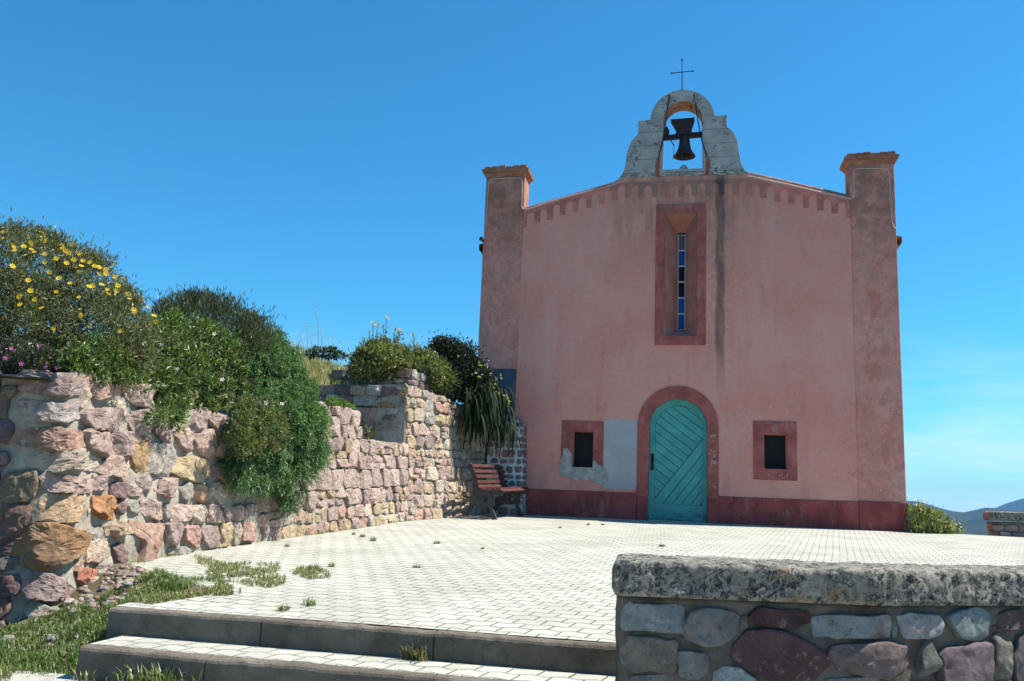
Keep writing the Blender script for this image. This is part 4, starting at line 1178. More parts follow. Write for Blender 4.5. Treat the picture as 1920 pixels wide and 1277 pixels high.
traced = [
 (Z1([(200, 100), (250, 82), (400, 88), (640, 95), (720, 130), (710, 200), (670, 270), (440, 275), (200, 240)]), MAUVE, .085),
 (Z1([(740, 130), (770, 115), (900, 130), (1040, 160), (1050, 230), (960, 270), (800, 305), (750, 230)]), SALM, .07),
 (Z1([(1060, 200), (1250, 195), (1300, 370), (1270, 395), (1170, 375), (1060, 300)]), PINK, .06),
 (Z1([(180, 330), (320, 335), (640, 330), (670, 400), (660, 470), (430, 505), (280, 500), (210, 440)]), (0.40, 0.35, 0.33), .085),
 (Z1([(690, 420), (820, 395), (900, 390), (1010, 420), (1000, 520), (950, 590), (880, 580), (750, 560), (690, 480)]), MAUVE, .075),
 (Z1([(890, 320), (1010, 295), (1060, 320), (1075, 420), (1070, 560), (1010, 570), (1020, 420), (960, 385)]), CREAM, .03),
 (Z1([(1090, 500), (1150, 400), (1270, 395), (1270, 470), (1240, 560), (1170, 630), (1130, 590)]), MAUVE, .07),
 (Z1([(90, 660), (190, 600), (330, 560), (500, 560), (640, 580), (700, 650), (690, 720), (480, 745), (330, 720), (110, 690)]), (0.36, 0.235, 0.185), .085),
 (Z1([(700, 600), (730, 570), (900, 610), (930, 690), (950, 770), (890, 805), (720, 700)]), PINK, .075),
 (Z1([(930, 620), (960, 600), (1150, 600), (1160, 690), (1100, 770), (960, 810), (970, 720)]), MAUVE, .08),
 (Z1([(240, 830), (420, 780), (680, 740), (750, 790), (840, 830), (760, 920), (560, 910), (300, 910)]), CREAM, .075),
 (Z1([(800, 900), (870, 840), (1000, 810), (1090, 815), (1110, 870), (1050, 960), (1000, 990), (880, 960)]), (0.46, 0.36, 0.30), .06),
 (Z1([(1095, 760), (1150, 660), (1160, 640), (1240, 640), (1230, 780), (1220, 920), (1180, 970), (1100, 830)]), ORNG, .045),
 (Z1([(360, 970), (420, 930), (560, 970), (760, 1000), (765, 1100), (600, 1120), (400, 1090)]), PINK, .085),
 (Z1([(780, 970), (870, 965), (910, 1030), (860, 1100), (780, 1080)]), MAUVE, .06),
 (Z1([(930, 1060), (990, 1020), (1060, 1025), (1070, 1160), (950, 1150)]), PURP, .06),
 (Z1([(1075, 1060), (1150, 1060), (1220, 1110), (1200, 1150), (1080, 1130)]), PINK, .045),
 (Z1([(1150, 1000), (1230, 940), (1280, 1020), (1270, 1090), (1225, 1105)]), MAUVE, .05),
 (Z1([(1230, 700), (1400, 690), (1465, 750), (1470, 900), (1420, 980), (1330, 960), (1230, 900)]), GREY, .05),
 (Z2([(250, 190), (330, 150), (480, 155), (500, 230), (450, 310), (240, 310)]), (0.44, 0.31, 0.20), .07),
 (Z2([(550, 160), (660, 170), (670, 290), (630, 300), (550, 250)]), (0.40, 0.20, 0.08), .08),
 (Z2([(80, 360), (180, 330), (310, 330), (500, 400), (480, 460), (330, 580), (270, 600), (140, 570), (80, 480)]), (0.27, 0.165, 0.085), .09),
 (Z2([(100, 660), (180, 610), (250, 620), (350, 650), (440, 720), (430, 770), (310, 785), (180, 770)]), MAUVE, .09),
 (Z2([(630, 340), (700, 310), (765, 370), (700, 410), (640, 390)]), TAN, .08),
 (Z2([(540, 380), (600, 345), (615, 400), (560, 425)]), GREY, .04),
 (Z2([(520, 460), (560, 430), (630, 440), (640, 520), (560, 560), (510, 540)]), (0.46, 0.36, 0.29), .05),
 (Z2([(680, 470), (710, 455), (735, 500), (715, 580), (680, 560)]), PURP, .06),
 (Z2([(770, 315), (830, 330), (950, 340), (945, 540), (830, 550), (850, 440), (770, 360)]), SALM, .065),
 (Z2([(460, 640), (500, 595), (540, 610), (530, 680), (480, 710)]), (0.42, 0.17, 0.12), .075),
 (Z2([(680, 200), (750, 190), (740, 240), (700, 280)]), PURP, .05),
 (Z2([(760, 190), (820, 190), (820, 260), (770, 250)]), GREY, .04),
 (Z2([(160, 840), (220, 800), (300, 850), (320, 910), (250, 950), (190, 920)]), CREAM, .08),
 (Z2([(700, 650), (800, 620), (900, 610), (860, 680), (740, 710)]), (0.42, 0.30, 0.25), .05),
 (Z2([(560, 590), (620, 570), (700, 600), (680, 640), (600, 640)]), MAUVE, .05),
 (Z3([(600, 780), (650, 760), (790, 720), (850, 900), (850, 980), (760, 1040), (660, 950)]), PINK, .07),
 (Z3([(800, 720), (850, 600), (950, 480), (970, 620), (930, 770), (860, 800)]), MAUVE, .06),
 (Z3([(972, 485), (1060, 510), (1050, 600), (1000, 680), (975, 600)]), PINK, .05),
 (Z3([(1070, 540), (1150, 530), (1270, 590), (1250, 700), (1210, 790), (1150, 810), (1070, 650)]), MAUVE, .075),
 (Z3([(850, 830), (1100, 740), (1160, 830), (1110, 1000), (1060, 1130), (950, 1060), (880, 980)]), PINK, .07),
 (Z3([(1120, 1080), (1190, 830), (1300, 800), (1390, 850), (1410, 1110), (1240, 1120)]), (0.38, 0.26, 0.22), .075),
 (Z3([(400, 850), (470, 760), (560, 770), (560, 880), (480, 930)]), MAUVE, .05),
 (Z3([(300, 700), (390, 680), (430, 760), (380, 850), (310, 800)]), PURP, .05),
 (Z4([(490, 60), (600, 0), (750, -20), (1000, 20), (1060, 110), (1060, 200), (1000, 240), (870, 300), (760, 270), (600, 200), (500, 130)]), YEL, .06),
 (Z4([(1110, 100), (1240, 50), (1420, 30), (1430, 270), (1280, 290), (1140, 240)]), (0.40, 0.27, 0.22), .07),
 (Z4([(370, 440), (420, 280), (540, 250), (640, 330), (600, 450), (520, 500), (440, 480)]), PINK, .085),
 (Z4([(680, 400), (760, 330), (820, 350), (820, 500), (720, 540), (690, 470)]), GREY, .06),
 (Z4([(830, 340), (940, 330), (1010, 410), (1030, 530), (940, 580), (860, 500)]), (0.46, 0.30, 0.18), .06),
 (Z4([(1040, 290), (1090, 320), (1100, 500), (1050, 540), (1035, 400)]), CREAM, .045),
 (Z4([(1110, 330), (1250, 340), (1290, 560), (1200, 620), (1130, 520)]), (0.44, 0.37, 0.33), .05),
 (Z4([(150, 560), (300, 550), (430, 600), (440, 780), (360, 830), (210, 780), (150, 700)]), PINK, .06),
 (Z4([(540, 640), (800, 620), (800, 820), (540, 830)]), (0.48, 0.36, 0.32), .055),
 (Z4([(480, 625), (545, 610), (530, 830), (450, 830)]), GREY, .05),
 (Z4([(820, 640), (1000, 620), (1020, 830), (960, 870), (820, 850)]), CREAM, .05),
 (Z4([(1030, 620), (1160, 610), (1240, 830), (1130, 850), (1030, 830)]), (0.44, 0.34, 0.29), .05),
 (Z4([(1235, 650), (1325, 660), (1325, 820), (1262, 820)]), MAUVE, .06),
 (Z4([(1340, 640), (1540, 600), (1540, 790), (1400, 820), (1340, 740)]), PINK, .06),
 (Z4([(470, 870), (660, 860), (680, 1080), (600, 1140), (500, 1110), (470, 980)]), MAUVE, .075),
 (Z4([(720, 920), (900, 890), (940, 980), (940, 1170), (860, 1170), (740, 1080)]), (0.42, 0.27, 0.23), .055),
 (Z4([(960, 920), (1180, 890), (1190, 1160), (1050, 1180), (970, 1060)]), MAUVE, .05),
 (Z4([(1210, 900), (1330, 870), (1370, 1100), (1220, 1160)]), YEL, .05),
 (Z4([(1360, 880), (1450, 860), (1480, 1110), (1380, 1130)]), CREAM, .045),
 (Z4([(1490, 850), (1640, 880), (1660, 1050), (1600, 1100), (1490, 1080)]), SALM, .06),
 (Z4([(540, 1190), (720, 1165), (790, 1220), (700, 1277), (530, 1277)]), GREY, .05),
]
tr_c = []
for (pp, c, pr_) in traced:
    q = LW.inv(pp)
    c = np.array(c)
    stone(lw, LW, q, pr_*1.05, c, rg, n=56, rough=0.015, tilt=0.40, ck=0.05, grow=0.20 if np.ptp(q[:, 0]) < 0.24 else 0.10, col2=c*np.array([0.78, 0.74, 0.76])+np.array([0.05, 0.045, 0.035]))
    tr_c.append((q[:, 0].min(), q[:, 0].max(), q[:, 1].min(), q[:, 1].max()))
def hit(s, h):
    return any(a-0.02 < s < b+0.02 and c-0.02 < h < d+0.02 for a, b, c, d in tr_c)
pal = [PINK, MAUVE, CREAM, TAN, (0.44, 0.36, 0.28), (0.42, 0.31, 0.26), (0.46, 0.39, 0.30), YEL, SALM, GREY, (0.40, 0.30, 0.24)]
# small fillers between the traced stones
for k in range(260):
    s_ = rg.uniform(S_c-0.1, S_t); h_ = rg.uniform(0.02, 1.5)
    if h_ > float(ltop(np.array([s_]))[0])-0.06: continue
    w = rg.uniform(0.025, 0.05)
    if any(a-w*0.7 < s_ < b+w*0.7 and c-w*0.7 < h_ < d+w*0.7 for a, b, c, d in tr_c): continue
    an = np.sort(rg.uniform(0, 2*math.pi, 7)); po = np.stack([s_+w*np.cos(an)*rg.uniform(0.7, 1.3), h_+w*0.8*np.sin(an)], -1)
    stone(lw, LW, po, 0.018, np.array([(0.42, 0.36, 0.29), (0.40, 0.32, 0.26), (0.36, 0.30, 0.27)][rg.integers(3)]), rg, n=14, rough=0.008)
    tr_c.append((s_-w, s_+w, h_-w, h_+w))
# front end: dark stones, palette lowered so the shade sits in their colour
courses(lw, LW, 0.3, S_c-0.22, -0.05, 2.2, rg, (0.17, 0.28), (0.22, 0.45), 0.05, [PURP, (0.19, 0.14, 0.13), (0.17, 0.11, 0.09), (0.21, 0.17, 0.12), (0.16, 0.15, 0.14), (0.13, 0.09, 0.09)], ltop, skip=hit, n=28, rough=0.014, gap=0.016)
for ws in (0.10, 0.075, 0.055):
    for k in range(260):
        s_ = rg.uniform(0.4, S_t+0.25) if k % 2 else rg.uniform(S_c-0.5, S_c+0.35); h_ = rg.uniform(0.0, 1.9)
        if h_ > float(ltop(np.array([s_]))[0])-ws*0.8: continue
        w = ws*rg.uniform(0.8, 1.15); hh_ = w*rg.uniform(0.6, 0.9); tl = 0.75 if s_ > S_c+0.3 else 0.45
        if any(a-w*tl < s_ < b+w*tl and c-hh_*tl < h_ < d+hh_*tl for a, b, c, d in tr_c): continue
        an = np.linspace(0, 2*math.pi, 8)[:-1]+rg.normal(0, 0.22, 7); po = np.stack([s_+w*np.cos(an)*rg.uniform(0.8, 1.15, 7), h_+hh_*np.sin(an)*rg.uniform(0.8, 1.15, 7)], -1)
        pl_ = [PURP, (0.19, 0.14, 0.13), (0.21, 0.17, 0.12), (0.16, 0.15, 0.14)] if s_ < S_c-0.15 else pal  # fillers on the front end take the shade-darkened palette too
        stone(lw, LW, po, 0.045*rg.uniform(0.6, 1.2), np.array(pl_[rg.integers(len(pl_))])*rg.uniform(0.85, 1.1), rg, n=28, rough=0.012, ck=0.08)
        tr_c.append((s_-w, s_+w, h_-hh_, h_+hh_))
# middle part: big tall stones over two low courses
lowtop = lambda S_: np.minimum(ltop(S_), 0.36)
S_m = S_t-0.30
courses(lw, LW, S_m, S_b+0.05, 0.0, 0.36, rg, (0.16, 0.19), (0.16, 0.34), 0.035, pal+[CREAM], lowtop, n=18, gap=0.012, skip=hit)
courses(lw, LW, S_m, S_b+0.05, 0.36, 2.3, rg, (0.17, 0.30), (0.22, 0.42), 0.05, [PINK, MAUVE, MAUVE, (0.42, 0.33, 0.29), TAN, (0.40, 0.32, 0.28)], ltop, n=22, gap=0.012, skip=hit)
# tall block and the run up to the chapel
courses(lw, LW, S_b+0.02, LW.L-0.02, 0.0, 2.6, rg, (0.13, 0.24), (0.17, 0.36), 0.045, pal+[TAN, (0.40, 0.33, 0.26), (0.38, 0.29, 0.24), CREAM], ltop, n=18, gap=0.014, rough=0.012)
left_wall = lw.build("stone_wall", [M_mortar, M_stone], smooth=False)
tag(left_wall, "long pink and tan rubble stone wall with pale mortar along the left of the plaza", "wall")

# ---- return wall of the tall block, running back into the mound (its face is in shade)
pb = LW.at([S_b+0.02], [0.0])[0]
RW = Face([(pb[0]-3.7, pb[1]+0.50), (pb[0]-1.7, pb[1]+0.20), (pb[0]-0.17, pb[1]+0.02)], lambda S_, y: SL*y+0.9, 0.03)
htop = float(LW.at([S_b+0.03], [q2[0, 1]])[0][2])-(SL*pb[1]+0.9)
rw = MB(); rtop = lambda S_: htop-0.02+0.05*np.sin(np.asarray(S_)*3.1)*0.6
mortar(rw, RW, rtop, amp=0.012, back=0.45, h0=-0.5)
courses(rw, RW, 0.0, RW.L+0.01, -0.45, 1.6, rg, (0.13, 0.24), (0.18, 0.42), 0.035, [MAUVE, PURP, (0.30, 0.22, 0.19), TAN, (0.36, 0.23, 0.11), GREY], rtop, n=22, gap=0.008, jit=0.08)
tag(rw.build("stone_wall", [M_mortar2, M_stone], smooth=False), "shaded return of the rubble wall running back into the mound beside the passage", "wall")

# ---- upper planter wall on top of the tall block
ua = onz(678, 716, 2.08); ub = onz(770, 722, 2.10); 
dA = np.array([-5.75, -2.9]); 
def on_y(px, py, y):
    d = ray(px, py); t_ = (y-CAMP[1])/d[1]; return CAMP+t_*d
A_ = on_y(678, 690, -2.75); B_ = on_y(772, 692, -2.95); C_ = on_y(850, 735, -1.2)
UW = Face([(A_[0]-0.6, A_[1]+0.05), (A_[0], A_[1]), (B_[0]-0.04, B_[1]), (B_[0]+0.02, B_[1]+0.05), (B_[0]+0.28, -0.9)], lambda S_, y: np.full_like(np.asarray(y, float), 1.95), 0.02)
utop_v = float(B_[2])-1.95
utop = lambda S_: np.interp(S_, [0, 1.7, UW.L], [utop_v, utop_v, utop_v-0.22])
uw = MB(); mortar(uw, UW, utop, amp=0.012, back=0.3, h0=-0.2)
courses(uw, UW, 0.0, UW.L, -0.02, 1.0, rg, (0.16, 0.26), (0.2, 0.45), 0.04, [MAUVE, PURP, GREY, (0.33, 0.24, 0.20)], utop, n=20, gap=0.02)
tag(uw.build("planter_wall", [M_mortar2, M_stone], smooth=False), "small upper planter wall of dark stones on top of the tall block", "wall")

# ---- stub of masonry with white pointing against the chapel's left pillar
SW = Face([(-3.70, -0.62), (-3.08, -0.50), (-3.00, -0.42), (-3.00, -0.035)], lambda S_, y: SL*y-0.01, 0.03)
stop = lambda S_: np.interp(S_, [0, 0.62, 0.75, SW.L], [2.15, 1.86, 1.80, 1.80])
sw = MB(); mortar(sw, SW, stop, amp=0.012, back=0.45, h0=-0.1)
courses(sw, SW, 0.0, SW.L, 0.0, 2.2, rg, (0.11, 0.2), (0.12, 0.26), 0.028, [PURP, MAUVE, (0.22, 0.15, 0.15), (0.25, 0.16, 0.15)], stop, n=16, gap=0.04)
tag(sw.build("buttress_wall", [M_point, M_stone], smooth=True), "dark stone stub wall with white pointing between the left wall and the chapel", "wall")

# ---- low wall at the right foreground with a thick cap
ZC = 0.07
c1_ = onz(1287, 1055, ZC)[:2]; c2_ = onz(1655, 1069.5, ZC)[:2]
dirv = (c2_-c1_)/np.linalg.norm(c2_-c1_); c0_ = c1_-dirv*0.345
inw = np.array([-0.055, 0.9985])
fpath = [tuple(c0_), tuple(c1_), tuple((c1_+c2_)/2), tuple(c2_-dirv*0.12), tuple(c2_), tuple(c2_+np.array([0.104, 0.062])), tuple(c2_+np.array([1.04, 0.62])), tuple(c2_+np.array([4.2, 2.5]))]
body = np.array(fpath)+inw*0.055
left = [tuple(body[0]+dirv*0.022+inw*0.42), tuple(body[0]+dirv*0.022+inw*0.06), tuple(body[0]+dirv*0.026+inw*0.012)]
FW = Face(left+[tuple(q) for q in body[1:]], lambda S_, y: np.full_like(np.asarray(y, float), -0.86), 0.0)
FW.prep(1.0)
ftop = lambda S_: np.full_like(np.asarray(S_, float), ZC-0.165+0.86)
fw_ = MB(); mortar(fw_, FW, ftop, amp=0.014, back=0.42, h0=-0.2, ds=0.025)
ZR = lambda L: [(1120+a/2.4, 960+c/2.4) for a, c in L]
SLATE, GRAN, MAR, SAND = (0.33, 0.37, 0.38), (0.24, 0.235, 0.22), (0.105, 0.055, 0.058), (0.25, 0.215, 0.18)
tr2 = []
for (pp, c, pr_, c2) in [
 (ZR([(112, 415), (130, 405), (380, 420), (387, 530), (370, 540), (120, 528)]), SLATE, .03, None),
 (ZR([(385, 520), (420, 450), (480, 425), (600, 445), (635, 470), (630, 545), (560, 590), (480, 605), (400, 570)]), GRAN, .05, None),
 (ZR([(675, 470), (720, 430), (950, 445), (950, 490), (900, 520), (740, 520)]), MAR, .035, None),
 (ZR([(970, 470), (1060, 460), (1310, 465), (1310, 565), (975, 560)]), (0.27, 0.30, 0.31), .04, (0.20, 0.085, 0.04)),
 (ZR([(1345, 470), (1400, 455), (1520, 460), (1535, 500), (1530, 550), (1480, 565), (1380, 570)]), (0.33, 0.33, 0.34), .05, None),
 (ZR([(1570, 470), (1620, 440), (1710, 430), (1755, 460), (1750, 550), (1700, 580), (1610, 560)]), (0.25, 0.30, 0.30), .05, None),
 (ZR([(1785, 470), (1830, 440), (1920, 435), (1920, 530), (1800, 530)]), (0.14, 0.10, 0.095), .05, None),
 (ZR([(1935, 450), (2050, 440), (2060, 540), (1940, 530)]), SAND, .05, None),
 (ZR([(108, 590), (140, 555), (340, 575), (353, 600), (350, 700), (330, 718), (150, 710), (110, 660)]), SAND, .04, None),
 (ZR([(357, 635), (370, 625), (480, 635), (495, 660), (490, 740), (450, 758), (360, 740)]), (0.27, 0.275, 0.27), .035, None),
 (ZR([(620, 600), (680, 540), (760, 530), (870, 550), (960, 590), (1025, 640), (1020, 690), (960, 750), (800, 770), (700, 720), (615, 670)]), MAR, .06, (0.13, 0.075, 0.08)),
 (ZR([(1040, 640), (1060, 600), (1290, 580), (1380, 610), (1390, 690), (1310, 745), (1100, 720)]), (0.20, 0.15, 0.145), .075, None),
 (ZR([(520, 720), (560, 695), (640, 700), (705, 745), (690, 790), (520, 790)]), SLATE, .035, None),
 (ZR([(1435, 680), (1460, 590), (1490, 575), (1520, 640), (1520, 710), (1480, 735), (1440, 730)]), (0.22, 0.235, 0.20), .07, None),
 (ZR([(1530, 650), (1560, 610), (1680, 590), (1750, 590), (1755, 700), (1740, 790), (1530, 790)]), (0.20, 0.15, 0.165), .07, None),
 (ZR([(1768, 580), (1790, 545), (1840, 560), (1845, 740), (1780, 750)]), (0.23, 0.22, 0.18), .06, None),
 (ZR([(1855, 640), (1890, 560), (1930, 550), (2000, 600), (1980, 760), (1855, 760)]), (0.13, 0.11, 0.115), .07, None),
 (ZR([(155, 735), (340, 725), (350, 820), (150, 820)]), (0.24, 0.23, 0.21), .03, None),
 (ZR([(1030, 745), (1250, 740), (1300, 830), (980, 830)]), (0.26, 0.27, 0.26), .03, None),
 (ZR([(370, 775), (500, 770), (505, 850), (370, 850)]), MAR, .04, None),
 (ZR([(725, 790), (950, 785), (955, 870), (730, 870)]), SAND, .04, None),
 (ZR([(1320, 765), (1500, 760), (1510, 850), (1330, 850)]), (0.22, 0.16, 0.15), .05, None),
 (ZR([(640, 480), (668, 470), (672, 520), (645, 530)]), (0.26, 0.24, 0.18), .02, None),
 (ZR([(1318, 470), (1338, 470), (1350, 560), (1320, 565)]), (0.26, 0.26, 0.23), .02, None)]:
    q = FW.inv(pp)
    q[:, 1] = np.maximum(q[:, 1], -0.1)
    stone(fw_, FW, q, pr_*0.66, c, rg, n=52, rough=0.007, tilt=0.22, grow=0.055, ck=0.085, col2=c2 if c2 else tuple(np.array(c)*0.78))
    tr2.append((q[:, 0].min(), q[:, 0].max(), q[:, 1].min(), q[:, 1].max()))
def hit2(s, h): return any(a-0.03 < s < b+0.03 and c-0.03 < h < d+0.03 for a, b, c, d in tr2)
courses(fw_, FW, 0.47, FW.L, -0.05, 0.9, rg, (0.13, 0.2), (0.14, 0.3), 0.04, [SAND, GRAN, MAR, SLATE], ftop, skip=hit2, n=24, gap=0.03, rough=0.008)
for k in range(500):
    s_ = rg.uniform(0.5, FW.L); h_ = rg.uniform(0.2, 0.68); w = rg.uniform(0.01, 0.024)
    if any(a-w < s_ < b+w and c-w < h_ < d+w for a, b, c, d in tr2): continue
    an = np.sort(rg.uniform(0, 2*math.pi, 7)); po = np.stack([s_+w*1.3*np.cos(an), h_+w*np.sin(an)], -1)
    stone(fw_, FW, po, 0.012, np.array([SAND, GRAN, MAR, SLATE][rg.integers(4)]), rg, n=12, rough=0.004)
    tr2.append((s_-w, s_+w, h_-w, h_+w))
fwall = fw_.build("low_stone_wall", [M_mortar2, M_stone2], smooth=True)
tag(fwall, "low foreground wall of mixed dark and blue grey stones under a thick lichened cap", "wall")

def capstone(name, path, depth, ztop, th, mat, parent, seed=0, ds=0.016, joints=(), inward=None):
    """rough weathered slab following a path (its front edge), with irregular rounded arrises"""
    P = np.array(path, float); d = np.concatenate([[0], np.cumsum(np.linalg.norm(np.diff(P, axis=0), axis=1))])
    ss = np.linspace(0, d[-1], int(d[-1]/ds)+2)
    x = np.interp(ss, d, P[:, 0]); y = np.interp(ss, d, P[:, 1])
    k = np.ones(7)/7; x[3:-3] = np.convolve(x, k, 'valid'); y[3:-3] = np.convolve(y, k, 'valid')
    tx, ty = np.gradient(x), np.gradient(y); l = np.hypot(tx, ty); ix, iy = -ty/l, tx/l
    if inward is not None: ix, iy = ix*0+inward[0], iy*0+inward[1]
    prof = [(depth*0.98, -th)]+[(0.03+0.01*q, -th+0.001*q) for q in (6, 2)]+[(0.012, -th+0.004), (0.0, -th+0.02)]+[(0.0, -th+th*q) for q in np.linspace(0.18, 0.88, 12)]+[(0.004, -0.010), (0.012, -0.003), (0.024, 0.0)]+[(f*depth, 0.0) for f in np.linspace(0.06, 0.96, 22)]+[(depth, -0.012), (depth, -th*0.5), (depth, -th)]
    prof = np.array(prof); m = len(prof)
    o_, z_ = prof[:, 0][None], prof[:, 1][None]
    endr = np.minimum(np.minimum(ss-ss[0], ss[-1]-ss)/0.03, 1)[:, None]
    V = np.stack([x[:, None]+ix[:, None]*o_, y[:, None]+iy[:, None]*o_, ztop+z_+0*x[:, None]], -1)
    Q = V+seed
    n1 = fbm(Q*22, 4); n2 = fbm(Q*6, 3); n3 = fbm(Q*55, 2)
    amp = 0.013*n1+0.018*n2+0.009*n3
    front = np.clip(1-o_/0.03, 0, 1); topm = np.clip((z_+th*0.3)/(th*0.3), 0, 1)*np.ones_like(x[:, None])
    sh = np.sqrt(np.clip(1-(1-endr)**2, 0, 1))
    V[..., 0] += -ix[:, None]*front*amp; V[..., 1] += -iy[:, None]*front*amp
    V[..., 2] += topm*(0.6*amp)
    for j in joints:
        g = np.exp(-((ss-j)/0.010)**2)[:, None]*0.02
        V[..., 0] += ix[:, None]*front*g; V[..., 1] += iy[:, None]*front*g; V[..., 2] -= topm*g
    mid = ztop-th*0.5; V[..., 2] = mid+(V[..., 2]-mid)*(0.55+0.45*sh)
    b = MB(); ns = len(ss); I = np.arange(ns*m).reshape(ns, m)
    b.add(V.reshape(-1, 3), np.stack([I[:-1], np.roll(I[:-1], -1, 1), np.roll(I[1:], -1, 1), I[1:]], -1).reshape(-1, 4))
    for e in (0, ns-1):
        c = V[e].mean(0); b.add(np.concatenate([V[e], c[None]]), [(q, (q+1) % m, m) if e == 0 else ((q+1) % m, q, m) for q in range(m)])
    o = b.build(name, mat, parent, smooth=True, fix=True)
    return o
jn = np.linalg.norm(np.diff(np.array(fpath)[:5], axis=0), axis=1).sum()
capstone("cap_stone", fpath, 0.56, ZC, 0.165, M_granite, fwall, seed=3, joints=(jn+0.03, jn+0.42), inward=inw)

# ---- low wall far right at the edge of the plaza
g0 = ground(1866, 1004); y0_ = float(g0[1]); x0_ = float(g0[0])
KW = Face([(x0_, y0_+0.42), (x0_, y0_+0.06), (x0_+0.05, y0_), (x0_+5, y0_-0.1)], lambda S_, y: np.full_like(np.asarray(y, float), -0.02), 0.0)
kt = lambda S_: np.full_like(np.asarray(S_, float), 0.27)
kw = MB(); mortar(kw, KW, kt, amp=0.014, back=0.38, h0=-0.5)
courses(kw, KW, 0.0, KW.L, -0.02, 0.3, rg, (0.12, 0.16), (0.2, 0.4), 0.035, [TAN, SAND, MAUVE, GREY], kt, n=18, gap=0.02)
kwall = kw.build("low_stone_wall", [M_mortar2, M_stone], smooth=True)
tag(kwall, "distant low stone wall with a cap at the far right edge of the plaza", "wall")
capstone("cap_stone", [(x0_-0.07, y0_-0.05), (x0_+2, y0_-0.1), (x0_+5, y0_-0.16)], 0.5, 0.44, 0.17, M_granite, kwall, seed=8, ds=0.03)

# ================================================================== BENCH
bf = ground(931, 975); br = ground(866, 972)
BX, BY = float(bf[0]), float(bf[1])
bench = empty("bench", (BX-0.3, BY, SL*BY))
tag(bench, "park bench with dark red slats and black cast ends beside the left wall", "bench")
KB = 0.00117*15.6/15.3
def bp(zx, zy): return (BX+(zx-890)*KB, SL*BY+(1095-zy)*KB)
back_c = [(440, 270), (400, 300), (385, 325), (400, 345), (425, 350), (455, 420), (485, 520), (500, 600), (500, 700)]
endp = [bp(*p) for p in [(440, 270), (470, 300), (510, 370), (545, 470), (565, 560), (590, 620), (630, 662), (690, 682), (780, 672), (850, 652), (905, 650), (975, 690), (945, 742), (880, 728), (830, 745), (830, 890), (805, 895), (890, 1088), (812, 1093), (755, 905), (520, 905), (470, 985), (425, 1060), (345, 1055), (395, 985), (490, 880), (500, 700), (492, 560), (465, 450), (425, 352), (395, 345), (385, 322), (405, 298)]]
hole1 = [bp(*p) for p in [(675, 750), (735, 745), (735, 850), (675, 855)]]
BL = 1.42; wdir = np.array([0.135, 0.991])
def bench_end(k):
    b = MB(); b.prism([endp, hole1], 0.0, 0.055)
    V = b.V[0]
    for zx, zy in ((535, 688), (788, 730), (800, 803), (570, 815)):
        c = bp(zx, zy); b.tube([(c[0], -0.008, c[1]), (c[0], 0.02, c[1])], 0.011, 8)
    for i in range(len(b.V)):
        q = b.V[i]; off_ = wdir*(BL if k else 0.0)
        b.V[i] = np.stack([q[:, 0]+off_[0]+(q[:, 1])*wdir[0], BY+off_[1]+q[:, 1]*wdir[1], q[:, 2]+SL*off_[1]], -1)
    return b
M_cast = simple("black cast iron paint", (0.045, 0.043, 0.042), 0.55, 0.3, 10, 0.25)
M_slat = simple("dark red bench varnish", (0.078, 0.028, 0.023), 0.5, 0.3, 9, 0.15)
for k in (0, 1): child_world(bench_end(k).build("bench_end", M_cast, fix=True, bevel=0.006), bench)
def slat(name, zx, zy, w, th, ang):
    c = bp(zx, zy); b = MB()
    ca, sa = math.cos(ang), math.sin(ang)
    V = []
    for t_ in (-0.06, BL+0.11):
        for (a, e) in ((-w/2, -th/2), (w/2, -th/2), (w/2, th/2), (-w/2, th/2)):
            V.append((c[0]+a*ca-e*sa+wdir[0]*t_, BY+wdir[1]*t_, c[1]+a*sa+e*ca+SL*t_))
    b.add(V, [(0, 1, 2, 3), (4, 7, 6, 5), (0, 4, 5, 1), (1, 5, 6, 2), (2, 6, 7, 3), (3, 7, 4, 0)])
    child_world(b.build(name, M_slat, fix=True, bevel=0.006), bench)
for (zx, zy, an) in ((482, 312, 116), (522, 392, 112), (552, 470, 107), (573, 550, 103), (595, 618, 120)):
    slat("backrest_slat", zx+10, zy, 0.062, 0.028, rad(an))
for zx, zy, an in ((665, 668, -2), (745, 664, 4), (825, 648, 7), (905, 643, 0), (962, 672, -25)):
    slat("seat_slat", zx, zy-10, 0.075, 0.028, rad(an))
print("BENCH far foot px", proj([[BX+wdir[0]*BL, BY+wdir[1]*BL, SL*(BY+BL)]]), "want 1000,972")

# ================================================================== BANK, GRASS AND PLANTS
def smooth01(v): 
    v = np.clip(v, 0, 1); return v*v*(3-2*v)
def bankz(x, y):
    f = smooth01((bstart(x)-0.05-y)/1.3)
    z = (SL*y+np.where(y < bstart(x)-0.02, 0.012, -0.03))*(1-f)+(-0.785)*f
    side = smooth01((x+3.55)/0.5)                       # meets the ends of the steps
    z = z-0.05*side*f
    z = z+0.06*np.exp(-((wallx(np.clip(y, -11.7, 0))-x-0.0)/0.30)**2)*np.clip((-10.7-y)*2, 0, 1)*np.clip((y+12.6)*1.5, 0, 1)
    n = 0.055*fbm(np.stack([x*4, y*4, 0*x+2], -1), 4)
    return z+n*np.clip((-11.0-y)*2, 0.1, 1)
bx, by = np.linspace(-6.0, -3.05, 60), np.linspace(-13.6, -10.7, 70)
struct(grid_obj("bank", bx, by, bankz, M_earth))
rub = MB()
